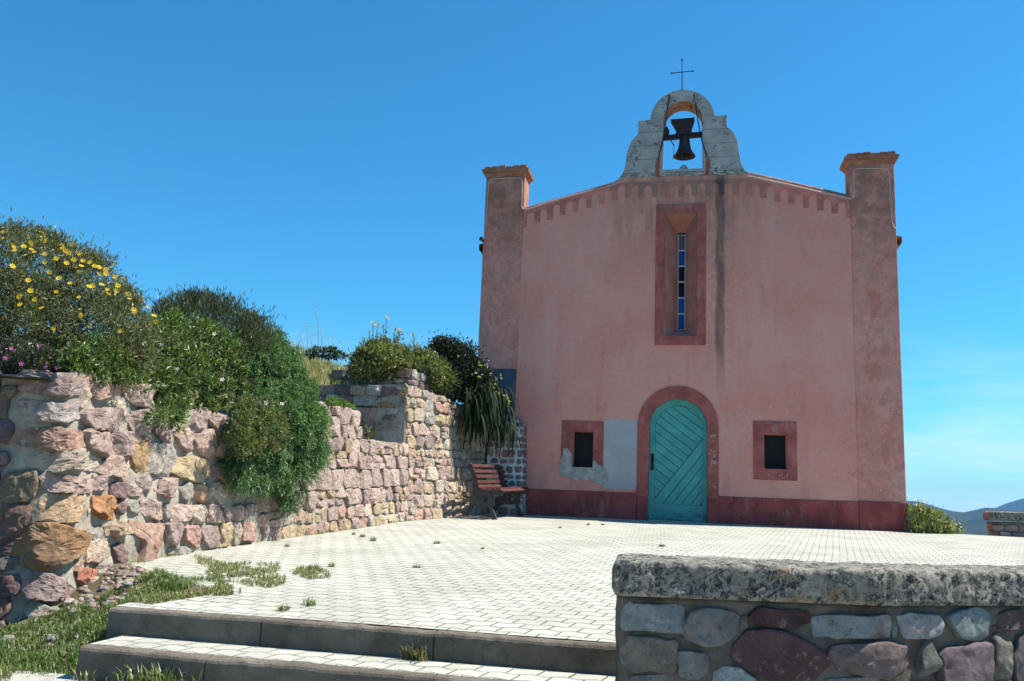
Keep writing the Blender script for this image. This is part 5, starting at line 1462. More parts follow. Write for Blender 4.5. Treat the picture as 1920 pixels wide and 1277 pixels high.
for k in range(520):
    x, y = R.uniform(-4.6, -3.2), R.uniform(-12.7, -11.0)
    if R.random() < 0.55: x = wallx(max(y, -11.7))+abs(R.normal(0, 0.3))+0.05
    r_ = R.uniform(0.007, 0.030)*(2.0 if R.random() < 0.10 else 1)
    a = np.linspace(0, 2*math.pi, 9)[:-1]; V = []
    for zz, q in ((-0.5, 0.8), (0.2, 1.0), (0.7, 0.6)):
        for t_ in a: V.append((x+r_*q*math.cos(t_)*R.uniform(0.75, 1.2), y+r_*q*math.sin(t_)*R.uniform(0.75, 1.2), 0))
    V = np.array(V); z0 = bankz(np.array([x]), np.array([y]))[0]
    V[:, 2] = z0+np.repeat([-0.5, 0.25, 0.7], 8)*r_
    F = [(i*8+q, i*8+(q+1) % 8, (i+1)*8+(q+1) % 8, (i+1)*8+q) for i in range(2) for q in range(8)]
    c = np.array([PINK, CREAM, TAN, MAUVE, GREY][R.integers(5)])*R.uniform(0.8, 1.1)
    rub.add(V, F, c); rub.F.append(np.array([[16+q for q in range(8)]])+rub.n-24); rub.M.append(np.zeros(1, int))
tag(rub.build("rubble", M_stone), "scattered small rubble stones on the earth bank at the wall foot", "rubble", kind="stuff")

def inpoly(P, poly):
    poly = np.asarray(poly, float); x, y = P[:, 0], P[:, 1]; ins = np.zeros(len(P), bool)
    j = len(poly)-1
    for i in range(len(poly)):
        xi, yi = poly[i]; xj, yj = poly[j]
        c = ((yi > y) != (yj > y)) & (x < (xj-xi)*(y-yi)/(yj-yi+1e-12)+xi); ins ^= c; j = i
    return ins
def edged(P, poly):
    poly = np.asarray(poly, float); best = np.full(len(P), 1e9); near = np.zeros_like(P)
    for i in range(len(poly)):
        a, b = poly[i], poly[(i+1) % len(poly)]; ab = b-a
        t_ = np.clip(((P-a)@ab)/(ab@ab+1e-9), 0, 1); q = a+t_[:, None]*ab; d = np.hypot(*(P-q).T)
        m = d < best; best[m] = d[m]; near[m] = q[m]
    return best, near
def sample_poly(poly, n, rg):
    poly = np.asarray(poly, float); lo, hi = poly.min(0), poly.max(0); out = []
    k = 0
    while k < n:
        P = lo+rg.random((n*2, 2))*(hi-lo); P = P[inpoly(P, poly)]; out.append(P); k += len(P)
    return np.concatenate(out)[:n]
def nrmz(v): return v/(np.linalg.norm(v, axis=-1, keepdims=True)+1e-9)

def volume(poly, depth, tmax, n, rg, front=0.75, gaps=0.0, gscale=6.0, clump=0.0, stray=0.0):
    """points through the depth of a shrub whose outline seen from here is poly; returns points and outward directions"""
    def core(m, fr_):
        P = sample_poly(poly, m, rg); d, q = edged(P, poly)
        D = depth(P[:, 0], P[:, 1]); mpp = D/FPX
        T = tmax*np.sqrt(np.clip(1-(1-np.clip(d*mpp/tmax, 0, 1))**2, 0.02, 1))
        u = np.where(rg.random(m) < fr_, -1+np.abs(rg.normal(0, 0.28, m)), rg.uniform(-1, 1, m))
        rr = rays(P); lump = fbm(np.stack([P[:, 0]*mpp*gscale, P[:, 1]*mpp*gscale, D*0+3], -1), 3)
        t_ = D+T*u+0.22*tmax*lump
        X = CAMP+rr*t_[:, None]
        lat = P-q; w = np.clip(1-d*mpp/tmax, 0, 1)
        latw = -(lat/(np.hypot(*lat.T)[:, None]+1e-6))*w[:, None]
        O = nrmz(_r[None]*latw[:, :1]-_u[None]*latw[:, 1:]-nrmz(rr)*(-u)[:, None]*0.9)
        return X, O
    if clump <= 0:
        X, O = core(n, front)
        return X, nrmz(O+0.15*rg.normal(0, 1, X.shape))
    nc = max(12, int(n/95)); C_, Oc = core(nc, 0.8)
    k = rg.integers(nc, size=n); rad_ = clump*rg.uniform(0.55, 1.45, nc)
    v = nrmz(rg.normal(0, 1, (n, 3))+Oc[k]*0.55+np.array([0, 0, 0.25]))
    r_ = rad_[k]*np.abs(rg.random(n))**0.45
    if stray > 0: r_ = np.where(rg.random(n) < stray, r_*rg.uniform(1.2, 2.3, n), r_)
    X = C_[k]+v*r_[:, None]; O = nrmz(v*0.8+Oc[k]*0.6)
    m = int(n*0.22); Xb, Ob = core(m, 0.5)                # a thinner fill so that the heart is not hollow
    return np.concatenate([X, Xb]), np.concatenate([O, Ob])
def leaves(mb, X, A, N, L, Wd, col, fold=0.15, mi=0):
    n = len(X); A = nrmz(A); S_ = nrmz(np.cross(A, N)); N = np.cross(S_, A)
    L = np.broadcast_to(L, (n,))[:, None]; Wd = np.broadcast_to(Wd, (n,))[:, None]
    b = X; tip = X+A*L-N*L*0.08; m = X+A*L*0.5
    l, r = m+S_*Wd/2+N*Wd*fold, m-S_*Wd/2+N*Wd*fold
    V = np.stack([b, r, tip, l], 1).reshape(-1, 3); I = np.arange(n*4).reshape(n, 4)
    mb.add(V, I, np.repeat(col, 4, 0), mi)
def pick(pal, n, rg, var=0.2):
    pal = np.asarray(pal, float); c = pal[rg.integers(len(pal), size=n)]
    return c*rg.uniform(1-var, 1+var, (n, 1))
def shrub(X, O, rg, L, Wd, pal, up=0.4, out=0.7, rnd=0.7, tuft=1):
    mb = MB(); n = len(X)
    if tuft > 1:
        X = np.repeat(X, tuft, 0)+rg.normal(0, L*0.25, (n*tuft, 3)); O = np.repeat(O, tuft, 0); n *= tuft
    A = nrmz(O*out+np.array([0, 0, up])+rg.normal(0, rnd, (n, 3)))
    N = nrmz(O+rg.normal(0, 0.6, (n, 3)))
    leaves(mb, X, A, N, L*rg.uniform(0.6, 1.3, n), Wd*rg.uniform(0.7, 1.3, n), pick(pal, n, rg))
    return mb
def stems(roots, tips, r, mat, parent, rg, n=None):
    mb = MB()
    for a, b in zip(roots, tips):
        m = (a+b)/2+rg.normal(0, 0.06, 3); mb.tube([a, m, b], [r, r*0.7, r*0.3], 5)
    return mb.build("stems", mat, parent)
def flower_mesh(name, npet, r, pc, cc, cup=0.2):
    mb = MB()
    for k in range(npet):
        a = 2*math.pi*k/npet; d = np.array([math.cos(a), math.sin(a), 0]); s_ = np.array([-d[1], d[0], 0]); w = r*1.9/npet+r*0.12
        V = [d*r*0.12, d*r*0.65-s_*w*0.5+np.array([0, 0, r*cup*0.7]), d*r+np.array([0, 0, r*cup]), d*r*0.65+s_*w*0.5+np.array([0, 0, r*cup*0.7])]
        mb.add(V, [(0, 1, 2, 3)], pc)
    mb.lathe([(0, r*0.16), (r*0.16, r*0.12), (r*0.24, r*0.02), (r*0.2, -r*0.06)], (0, 0, 0), 10, cc)
    return mb
def flowers(parent, proto, P3, rg, face, group=None):
    for k, p in enumerate(P3):
        o = proto.copy(); COL.objects.link(o); o.parent = parent
        if parent is not None: o.matrix_parent_inverse = Matrix.Translation(-Vector(parent.location))
        d = Vector(nrmz(np.asarray(face)+rg.normal(0, 0.35, 3)))
        o.location = Vector(p); o.rotation_euler = d.to_track_quat('Z', 'Y').to_euler(); sc_ = rg.uniform(0.8, 1.2); o.scale = (sc_, sc_, sc_)
def at_depth(px, py, D): return CAMP+ray(px, py)*D
def plant(name, label, base, cat="plant", group=None):
    o = empty(name, tuple(float(v) for v in base)); tag(o, label, cat, group); return o
rgp = np.random.default_rng(5)
DW = lambda px: np.interp(px, [60, 150, 250, 300, 400, 600, 760, 840, 915, 985], [6.55, 6.75, 7.55, 8.14, 8.99, 11.39, 14.35, 15.75, 16.6, 17.3])
TOPY = lambda px: np.interp(px, [60, 230, 275, 287, 375, 420, 600, 665], [702, 710, 724, 766, 768, 786, 752, 770])
to_cam = np.array([0.3, -0.9, 0.2])

# --- yellow daisy bush, grey green and fine leaved
P1 = [(-60, 470), (-20, 436), (25, 430), (60, 432), (95, 452), (140, 470), (175, 482), (205, 505), (232, 540), (262, 572), (285, 600), (292, 640), (270, 700), (200, 722), (100, 720), (-60, 715)]
d1 = lambda x, y: 7.9+0*x+(x-100)*0.0012+np.clip(600-y, -200, 200)*0.0022
X, O = volume(P1, d1, 0.55, 40000, rgp, 0.72, 0.25, 5, 0.11, 0.12)
b1 = plant("daisy_bush", "large grey green bush full of yellow daisies above the near end of the wall", at_depth(100, 700, 8.3), "bush")
child_world(shrub(X, O, rgp, 0.055, 0.010, [(0.10, 0.12, 0.045), (0.15, 0.165, 0.07), (0.07, 0.09, 0.036), (0.20, 0.21, 0.10), (0.12, 0.09, 0.045)], 0.55, 0.6, 0.7).build("foliage", M_leaf), b1)
yp = [(118, 75), (45, 75), (130, 100), (195, 118), (232, 125), (272, 140), (320, 137), (60, 137), (138, 160), (198, 180), (110, 187), (375, 180), (345, 175), (198, 217), (250, 200), (295, 222), (55, 235), (400, 218), (440, 240), (455, 222), (470, 250), (470, 268), (262, 288), (545, 287), (125, 297), (395, 325), (410, 322), (518, 342), (135, 343), (350, 372), (87, 368), (155, 382), (480, 358), (570, 358), (500, 226), (558, 303), (250, 348), (90, 405), (630, 378), (658, 415), (683, 455), (690, 480), (575, 380), (400, 500), (238, 510), (360, 453), (185, 420), (348, 573), (530, 520), (20, 110), (170, 100), (290, 165), (420, 195), (350, 260), (220, 260), (310, 310)]
for k in range(34):
    e_ = R.uniform(0, 1); px = 5+265*e_; yp.append((px*2.364, (np.interp(px, [0, 60, 140, 205, 262, 285], [437, 432, 470, 505, 572, 600])+R.uniform(-6, 40)-400)*2.364))
fy = flower_mesh("flower", 8, 0.025, (0.80, 0.56, 0.02), (0.55, 0.30, 0.02)).build("flower", M_petal, link_it=False)
def front_pts(lst, poly, depth, tmax, extra=0.0):
    P = np.array(lst, float); d, _ = edged(P, poly); ins = inpoly(P, poly); D = depth(P[:, 0], P[:, 1]); mpp = D/FPX
    T = tmax*np.sqrt(np.clip(1-(1-np.clip(d*mpp/tmax, 0, 1))**2, 0.0, 1))*ins
    return CAMP+rays(P)*(D-T*1.0-extra)[:, None]
flowers(b1, fy, front_pts([(a/2.364, 400+c/2.364) for a, c in yp], P1, d1, 0.55, 0.19), rgp, (0.45, -0.75, 0.45))
sp = front_pts([(a/2.364+2, 407+c/2.364) for a, c in yp[:38]], P1, d1, 0.62, -0.03); 
mbs = MB()
for q in list(sp)+list(CAMP+rays(np.stack([R.uniform(0, 240, 60), 0*np.arange(60)+500], -1))*8.0):
    pass
for k in range(70):                                   # thin flower stalks standing out of the outline
    e = R.uniform(0, 1); px = 10+250*e; py = np.interp(px, [0, 60, 140, 205, 262], [437, 434, 472, 507, 574])
    D_ = float(d1(np.array([px]), np.array([py]))[0])+R.uniform(-0.2, 0.2)
    a = at_depth(px-3, py+22, D_); b = at_depth(px+R.uniform(-2, 9), py-R.uniform(0, 16), D_)
    mbs.tube([a, (a+b)/2+R.normal(0, 0.006, 3), b], [0.003, 0.0025, 0.002], 4, (0.10, 0.10, 0.04))
    mbs.lathe([(0, -0.008), (0.008, -0.003), (0.009, 0.003), (0, 0.008)], b, 6, (0.10, 0.07, 0.02))
child_world(mbs.build("stems", M_leaf), b1)

# --- low pink flowering cushion on the wall top
P6 = [(-40, 650), (20, 640), (70, 655), (120, 668), (160, 690), (150, 712), (-40, 712)]
d6 = lambda x, y: 7.15+0*x
X, O = volume(P6, d6, 0.22, 5500, rgp, 0.7, clump=0.06, stray=0.1)
b6 = plant("cushion_plant", "low cushion plant with pink flowers on the top of the near wall end", at_depth(60, 706, 7.2))
child_world(shrub(X, O, rgp, 0.035, 0.010, [(0.06, 0.075, 0.04), (0.085, 0.06, 0.045), (0.05, 0.075, 0.03)], 0.5, 0.6, 0.7).build("foliage", M_leaf), b6)
fp = flower_mesh("flower", 6, 0.022, (0.55, 0.12, 0.42), (0.6, 0.3, 0.3)).build("flower", M_petal, link_it=False)
flowers(b6, fp, front_pts([(a/2.364, 400+c/2.364) for a, c in [(25, 640), (178, 590), (213, 603), (248, 685), (50, 600), (162, 697), (95, 665), (205, 680)]], P6, d6, 0.22, 0.09), rgp, (0.3, -0.85, 0.3))

# --- bright green leafy shrub spilling over the wall
P2 = [(120, 690), (150, 650), (200, 640), (255, 625), (300, 598), (350, 590), (400, 600), (440, 640), (470, 690), (480, 740), (470, 770), (440, 790), (400, 772), (365, 768), (345, 790), (325, 806), (295, 800), (283, 770), (285, 738), (250, 716), (180, 706)]
def d2(x, y):
    over = np.clip((y-TOPY(x)+14)/22, 0, 1)
    return DW(x)+0.42-0.47*over
X, O = volume(P2, d2, 0.27, 14500, rgp, 0.75, 0.2, 7, 0.075, 0.10)
b2 = plant("cistus_shrub", "bright green leafy shrub with white flowers spilling over the wall behind the pier", at_depth(330, 740, 8.8), "bush")
child_world(shrub(X, O, rgp, 0.060, 0.017, [(0.09, 0.145, 0.032), (0.13, 0.195, 0.045), (0.06, 0.10, 0.025), (0.20, 0.255, 0.085), (0.045, 0.072, 0.02)], 0.5, 0.6, 0.6).build("foliage", M_leaf), b2)
fwh = flower_mesh("flower", 5, 0.027, (0.80, 0.78, 0.82), (0.6, 0.45, 0.08)).build("flower", M_petal, link_it=False)
flowers(b2, fwh, front_pts([(a/2.364, 400+c/2.364) for a, c in [(640, 580), (590, 437), (950, 535), (985, 737), (785, 690), (710, 580), (725, 760), (625, 578)]], P2, d2, 0.27, 0.15), rgp, (0.4, -0.8, 0.35))
mbs = MB()
for k in range(60):                                   # bare twigs in its heart
    px, py = R.uniform(330, 450), R.uniform(650, 745); D_ = float(d2(np.array([px]), np.array([py]))[0])-R.uniform(0.0, 0.22)
    a = at_depth(px, py, D_); b = a+np.array([R.normal(0, 0.1), R.normal(0, 0.08), R.normal(0.02, 0.07)])*1.6
    mbs.tube([a, (a+b)/2+R.normal(0, 0.02, 3), b], [0.006, 0.004, 0.002], 5)
child_world(mbs.build("stems", M_stem), b2)

# --- dark upright shrub at the back
P3 = [(300, 600), (310, 575), (330, 572), (345, 558), (365, 562), (372, 549), (388, 562), (402, 573), (425, 570), (445, 583), (458, 598), (470, 594), (490, 615), (505, 640), (500, 690), (430, 700), (330, 690), (290, 640)]
d3 = lambda x, y: 10.0+(x-380)*0.004
X, O = volume(P3, d3, 0.42, 17000, rgp, 0.7, 0.25, 6, 0.13, 0.15)
b3 = plant("juniper_bush", "dark grey green juniper like bush behind the rosemary", at_depth(390, 690, 10.0), "bush")
child_world(shrub(X, O, rgp, 0.075, 0.011, [(0.062, 0.082, 0.042), (0.088, 0.108, 0.055), (0.045, 0.062, 0.033), (0.11, 0.122, 0.066)], 0.9, 0.5, 0.45).build("foliage", M_leaf), b3)

# --- rosemary hanging over the wall
P4 = [(455, 640), (470, 605), (500, 600), (530, 625), (548, 660), (560, 690), (578, 720), (592, 745), (606, 770), (618, 800), (614, 835), (600, 862), (588, 880), (580, 905), (562, 925), (545, 942), (536, 925), (528, 895), (512, 878), (500, 900), (478, 890), (455, 912), (440, 895), (448, 850), (445, 800), (455, 740), (450, 690)]
def d4(x, y):
    over = np.clip((y-np.interp(x, [440, 520, 620], [760, 735, 742])+40)/60, 0, 1)
    return DW(x)+0.55-0.78*over
def strands(poly, depth, tmax, n, rg, slen, nl, nw, per, pal, down=1.0, front=0.7):
    X, O = volume(poly, depth, tmax, n, rg, front, 0.15, 5, 0.075, 0.04)
    n = len(X); mb = MB()
    dirv_ = nrmz(O*0.75+np.array([0.22, -0.12, -down])[None]+rg.normal(0, 0.28, (n, 3)))
    tt = np.linspace(0, 1, per)
    base = X[:, None]+dirv_[:, None]*(slen*rg.uniform(0.6, 1.3, n))[:, None, None]*tt[None, :, None]
    base[..., 2] -= (tt**2*0.04)[None]
    tip = np.clip(tt, 0, 1)[None, :, None]
    c = pick(pal, n, rg)[:, None]*(0.75+0.55*tip)
    B_ = base.reshape(-1, 3); Dd = np.repeat(dirv_, per, 0); C_ = np.broadcast_to(c, (n, per, 3)).reshape(-1, 3)
    m = len(B_); A = nrmz(Dd*0.9+rg.normal(0, 0.55, (m, 3))); N = nrmz(rg.normal(0, 1, (m, 3))+np.repeat(O, per, 0))
    leaves(mb, B_, A, N, nl*rg.uniform(0.7, 1.3, m), nw, C_)
    return mb
b4 = plant("rosemary_bush", "deep green trailing rosemary hanging in a long curtain over the wall", at_depth(520, 700, 10.6), "bush")
child_world(strands(P4, d4, 0.40, 5200, rgp, 0.15, 0.040, 0.0095, 17, [(0.06, 0.125, 0.038), (0.085, 0.165, 0.052), (0.045, 0.095, 0.031), (0.13, 0.21, 0.085)], 0.75).build("foliage", M_leaf), b4)
P4b = [(462, 650), (478, 618), (502, 610), (528, 634), (545, 668), (560, 700), (580, 735), (598, 770), (604, 800), (585, 815), (545, 790), (520, 760), (490, 740), (470, 700)]
cr_ = child_world(strands(P4b, lambda x, y: d4(x, y)-0.10, 0.30, 2600, rgp, 0.14, 0.042, 0.0105, 15, [(0.055, 0.125, 0.036), (0.08, 0.165, 0.05), (0.042, 0.095, 0.03), (0.12, 0.21, 0.08)], 0.55).build("crown", M_leaf), b4)
# --- smaller cistus in front of it
P5 = [(445, 760), (470, 742), (505, 750), (535, 765), (548, 795), (540, 830), (515, 855), (480, 862), (450, 850), (438, 820), (436, 785)]
d5 = lambda x, y: d4(x, y)-0.36
X, O = volume(P5, d5, 0.22, 6000, rgp, 0.75, 0.2, 7, 0.055, 0.08)
b5 = plant("cistus_shrub", "small olive brown leaved shrub in front of the hanging rosemary", at_depth(490, 800, 9.8), "bush")
child_world(shrub(X, O, rgp, 0.045, 0.014, [(0.11, 0.14, 0.04), (0.15, 0.16, 0.055), (0.08, 0.115, 0.033), (0.17, 0.13, 0.06), (0.12, 0.18, 0.05)], 0.5, 0.6, 0.6).build("foliage", M_leaf), b5)
flowers(b5, fwh, front_pts([(a/2.364, 400+c/2.364) for a, c in [(1250, 845), (1180, 840)]], P5, d5, 0.24, 0.13), rgp, (0.4, -0.8, 0.35))

# --- shrub with tall flower heads on the upper planter
P7 = [(660, 700), (664, 680), (676, 664), (692, 650), (712, 644), (735, 652), (755, 662), (790, 664), (815, 676), (836, 692), (848, 718), (846, 738), (832, 734), (800, 720), (788, 704), (770, 698), (700, 702), (680, 708), (665, 710)]
d7 = lambda x, y: 15.85+(x-740)*0.007
X, O = volume(P7, d7, 0.42, 13000, rgp, 0.72, 0.2, 5, 0.13, 0.14)
b7 = plant("flowering_shrub", "leafy green shrub with tall yellowish flower heads growing above the upper planter wall", at_depth(740, 705, 15.5), "bush")
child_world(shrub(X, O, rgp, 0.085, 0.028, [(0.14, 0.17, 0.045), (0.20, 0.22, 0.07), (0.095, 0.125, 0.035), (0.25, 0.245, 0.09), (0.07, 0.095, 0.033)], 0.6, 0.6, 0.6).build("foliage", M_leaf), b7)
mbs = MB(); hd = []
for zx, zy in [(520, 135), (500, 185), (595, 110), (575, 150), (640, 165), (668, 175), (545, 150), (655, 190), (470, 225), (740, 200)]:
    px, py = 520+zx/2.902, 560+zy/2.902; a = at_depth(px-R.uniform(-6, 6), 650, 15.8); b = at_depth(px, py, 15.75)
    mbs.tube([a, (a+b)/2+R.normal(0, 0.012, 3), b], [0.009, 0.007, 0.005], 5, (0.12, 0.15, 0.05)); hd.append(b)
    for q in range(9):
        f = R.uniform(0.15, 0.9); c_ = a+(b-a)*f; d_ = nrmz(np.array([R.normal(), R.normal(), 0.5]))
        leaves(mbs, c_[None], d_[None], np.array([[0, 0, 1.0]])+R.normal(0, 0.2, (1, 3)), 0.08, 0.025, np.array([[0.13, 0.16, 0.06]]))
child_world(mbs.build("stems", M_leaf), b7)
fh = flower_mesh("flower", 9, 0.055, (0.50, 0.36, 0.10), (0.30, 0.18, 0.06), 0.7).build("flower", M_petal, link_it=False)
flowers(b7, fh, hd, rgp, (0.2, -0.4, 0.9))

# --- dark shrub and strap leaves by the chapel
P8 = [(800, 660), (812, 647), (835, 643), (860, 648), (884, 660), (898, 678), (914, 700), (930, 726), (940, 760), (925, 785), (885, 768), (858, 742), (856, 712), (838, 686), (810, 672)]
d8 = lambda x, y: 16.95+(x-870)*0.003
X, O = volume(P8, d8, 0.38, 14000, rgp, 0.7, 0.2, 5, 0.14, 0.10)
b8 = plant("dark_shrub", "very dark glossy shrub between the planter and the chapel pillar", at_depth(870, 740, 16.4), "bush")
child_world(shrub(X, O, rgp, 0.075, 0.034, [(0.016, 0.026, 0.014), (0.024, 0.036, 0.018), (0.012, 0.02, 0.012), (0.035, 0.05, 0.02)], 0.4, 0.7, 0.6).build("foliage", M_gloss), b8)
mbs = MB(); n = 26
P = [(860+a/3.648, 660+c/3.648) for a, c in [(120, 125), (150, 85), (130, 170), (250, 200), (245, 260), (265, 285), (290, 170), (330, 310), (345, 330), (90, 265)]]
Xy = CAMP+rays(np.array(P))*16.5
for q in range(3): leaves(mbs, Xy+R.normal(0, 0.02, Xy.shape), nrmz(R.normal(0, 1, Xy.shape)), np.repeat(np.array([[0.5, -0.8, 0.3]]), len(Xy), 0), 0.07, 0.035, np.tile((0.30, 0.32, 0.03), (len(Xy), 1)))
lf = child_world(mbs.build("leaves", M_leaf), b8); lf['label'] = "yellowish young leaves"
mbs = MB()
for k in range(420):
    px = R.uniform(872, 956); py = np.interp(px, [872, 915, 956], [752, 738, 770])+R.uniform(-22, 52); D_ = 16.55+(px-900)*0.008+R.uniform(-0.1, 0.25)
    a = at_depth(px, py, D_); L_ = R.uniform(0.25, 0.85); th_ = R.uniform(-2.6, 0.9)
    dv = np.array([math.cos(th_)*0.8, math.sin(th_)*0.6, 0]); tt = np.linspace(0, 1, 7)
    C_ = a[None]+dv[None]*L_*R.uniform(0.4, 0.75)*np.sqrt(tt)[:, None]+np.array([0, 0, 1.0])[None]*(L_*(0.45*tt-R.uniform(0.8, 1.3)*tt**2.0))[:, None]
    w = 0.016*np.sin(np.pi*(0.12+0.88*(1-tt)))+0.002; sd_ = nrmz(np.cross(np.gradient(C_, axis=0), np.array([0, 0, 1.0])))
    V = np.concatenate([C_-sd_*w[:, None], C_+sd_*w[:, None]]); m = len(tt)
    mbs.add(V, [(i, i+1, m+i+1, m+i) for i in range(m-1)], np.array([(0.022, 0.036, 0.016), (0.030, 0.046, 0.021), (0.015, 0.026, 0.013)][R.integers(3)])*R.uniform(0.8, 1.2))
b9 = plant("strap_leaf_plant", "clump of dark strap leaves hanging over the wall top by the chapel", at_depth(910, 770, 16.3))
child_world(mbs.build("foliage", M_strap), b9)

# --- little plants
def small_plant(name, label, poly, depth, tmax, n, L, Wd, pal, cat="plant", mat=None, **k):
    X, O = volume(poly, depth, tmax, n, rgp, 0.7)
    o = shrub(X, O, rgp, L, Wd, pal, **k).build(name, mat or M_leaf); return tag(o, label, cat)
small_plant("weed", "low green weed growing along the wall top beside the passage", [(612, 752), (625, 745), (645, 752), (664, 762), (668, 772), (640, 770), (615, 762)], lambda x, y: DW(x)+0.25, 0.14, 900, 0.05, 0.022, [(0.12, 0.19, 0.04), (0.09, 0.15, 0.03)])
small_plant("weed", "sparse dark weed with pale flower heads in the passage", [(664, 825), (668, 800), (690, 800), (700, 815), (698, 826)], lambda x, y: DW(x)+0.10, 0.12, 90, 0.06, 0.012, [(0.12, 0.13, 0.05), (0.3, 0.27, 0.1), (0.07, 0.09, 0.04)], up=0.9)
PB = [(1700, 1000), (1701, 955), (1708, 948), (1718, 962), (1732, 956), (1745, 968), (1757, 966), (1768, 978), (1782, 988), (1798, 996), (1800, 1004), (1760, 1006), (1720, 1003)]
dB = lambda x, y: 16.2+0*x
X, O = volume(PB, dB, 0.30, 3400, rgp, 0.6, 0.3, 6, 0.09, 0.22)
bb = plant("wild_bush", "loose green wild bush with small white flowers at the right corner of the chapel", at_depth(1745, 1003, 16.3), "bush")
child_world(shrub(X, O, rgp, 0.10, 0.026, [(0.20, 0.22, 0.07), (0.26, 0.27, 0.10), (0.13, 0.16, 0.045), (0.32, 0.31, 0.14)], 0.9, 0.4, 0.55).build("foliage", M_leaf), bb)
fs = flower_mesh("flower", 6, 0.024, (0.78, 0.76, 0.74), (0.6, 0.5, 0.2)).build("flower", M_petal, link_it=False)
pts_ = [(1702+a/7.096, 880+c/7.096) for a, c in []]
wf_ = [(1660+a/7.096, 880+c/7.096) for a, c in [(300, 355), (400, 405), (380, 465), (410, 470), (470, 530), (520, 560), (650, 610), (690, 650), (930, 775), (985, 800), (1010, 770), (920, 805), (870, 720), (940, 730), (990, 720), (880, 790), (735, 670), (820, 720)]]
wp3 = [at_depth(a, c, 16.0) for a, c in wf_]
flowers(bb, fs, wp3, rgp, (0.2, -0.7, 0.5))
mbs = MB()
for q in wp3:
    a = np.array([q[0]-R.uniform(0.0, 0.12), q[1]+R.uniform(0, 0.2), min(q[2]-0.12, 0.25)]); mbs.tube([a, (a+q)/2+R.normal(0, 0.01, 3), q], [0.005, 0.004, 0.003], 4, (0.16, 0.18, 0.08))
child_world(mbs.build("stems", M_leaf), bb)

# --- grass
def blades(mb, P, L, Wd, pal, rg, lean=0.5, updir=None):
    n = len(P); th_ = rg.uniform(0, 2*math.pi, n); ln = lean*rg.uniform(0.2, 1.3, n)
    dv = np.stack([np.cos(th_), np.sin(th_), 0*th_], -1); sd_ = np.stack([-dv[:, 1], dv[:, 0], 0*th_], -1)
    L = L*rg.uniform(0.5, 1.35, n); w = Wd*rg.uniform(0.7, 1.3, n)
    up = np.array([0, 0, 1.0])[None]
    m = P+up*(L*0.55)[:, None]+dv*(L*ln*0.35)[:, None]; t_ = P+up*(L*(1-0.35*ln))[:, None]+dv*(L*ln)[:, None]
    V = np.stack([P-sd_*w[:, None]/2, P+sd_*w[:, None]/2, m+sd_*w[:, None]*0.4, m-sd_*w[:, None]*0.4, t_], 1)
    I = np.arange(n*5).reshape(n, 5); c = np.repeat(pick(pal, n, rg, 0.25), 5, 0)
    mb.add(V.reshape(-1, 3), I[:, :4], c); b0 = mb.n-n*5
    mb.F.append(I[:, [3, 2, 4]]+b0); mb.M.append(np.zeros(n, int))
GR = [(0.075, 0.13, 0.026), (0.10, 0.165, 0.035), (0.13, 0.19, 0.05), (0.20, 0.18, 0.07), (0.28, 0.235, 0.12)]
gp = MB()
Q1 = lambda L: [(a/3.3875, 900+c/3.3875) for a, c in L]
Q5 = lambda L: [(400+a/2.4615, 950+c/2.4615) for a, c in L]
for poly, n in ((Q1([(740, 720), (870, 620), (1000, 610), (1060, 640), (1040, 690), (1100, 690), (1200, 720), (1400, 690), (1500, 710), (1350, 730), (1150, 760), (960, 790), (780, 770)]), 3600), (Q1([(1230, 480), (1330, 500), (1450, 540), (1626, 530), (1640, 600), (1480, 620), (1340, 640), (1300, 600), (1330, 560), (1240, 520)]), 1300),
                (Q5([(0, 265), (300, 265), (315, 300), (200, 325), (60, 330), (0, 340)]), 1300), (Q5([(365, 310), (390, 285), (450, 285), (530, 300), (540, 330), (440, 338)]), 700), (Q5([(90, 350), (200, 325), (330, 322), (350, 355), (270, 375), (180, 370)]), 700), (Q5([(0, 350), (60, 355), (130, 400), (60, 412), (0, 412)]), 700)):
    P2d = sample_poly(poly, n, rgp); P2d = P2d[fbm(np.stack([P2d[:, 0]*0.05, P2d[:, 1]*0.15, 0*P2d[:, 0]], -1), 2) > -0.45]
    G3 = np.array([ground(a, c) for a, c in P2d]); bz = bankz(G3[:, 0], G3[:, 1])
    G3[:, 2] = np.where((G3[:, 1] < -10.5) & (G3[:, 0] < -3.27), np.where(G3[:, 1] < bstart(G3[:, 0]), bz, np.maximum(bz, G3[:, 2])), G3[:, 2])
    blades(gp, G3, 0.040, 0.006, GR+[(0.26, 0.21, 0.11), (0.17, 0.19, 0.06)], rgp, 1.0)
# along the foot of the wall
s_ = rgp.uniform(S_c+0.3, S_b, 900); fpt = LW.at(s_, np.zeros(900), 0.02+np.abs(rgp.normal(0, 0.035, 900)))
fpt[:, 2] = SL*fpt[:, 1]; fpt = fpt[fbm(np.stack([s_*3, 0*s_, 0*s_], -1), 2) > 0.0]
blades(gp, fpt, 0.05, 0.006, GR+[(0.28, 0.235, 0.12)], rgp, 0.9)
tag(gp.build("grass", M_leaf), "patchy grass growing through the pavers near the wall foot", "grass", kind="stuff")
gb = MB()
P3d = np.stack([rgp.uniform(-5.6, -3.15, 30000), rgp.uniform(-13.0, -11.2, 30000)], -1)
nz = fbm(np.stack([P3d[:, 0]*2.2, P3d[:, 1]*2.2, 0*P3d[:, 0]+8], -1), 3)
keep = (nz > -0.05-0.9*smooth01((-11.7-P3d[:, 1])/0.7)) & (P3d[:, 0] > wallx(np.clip(P3d[:, 1], -11.7, 0))+0.05*0-0.9*(P3d[:, 1] < -11.9))
P3d = P3d[keep]
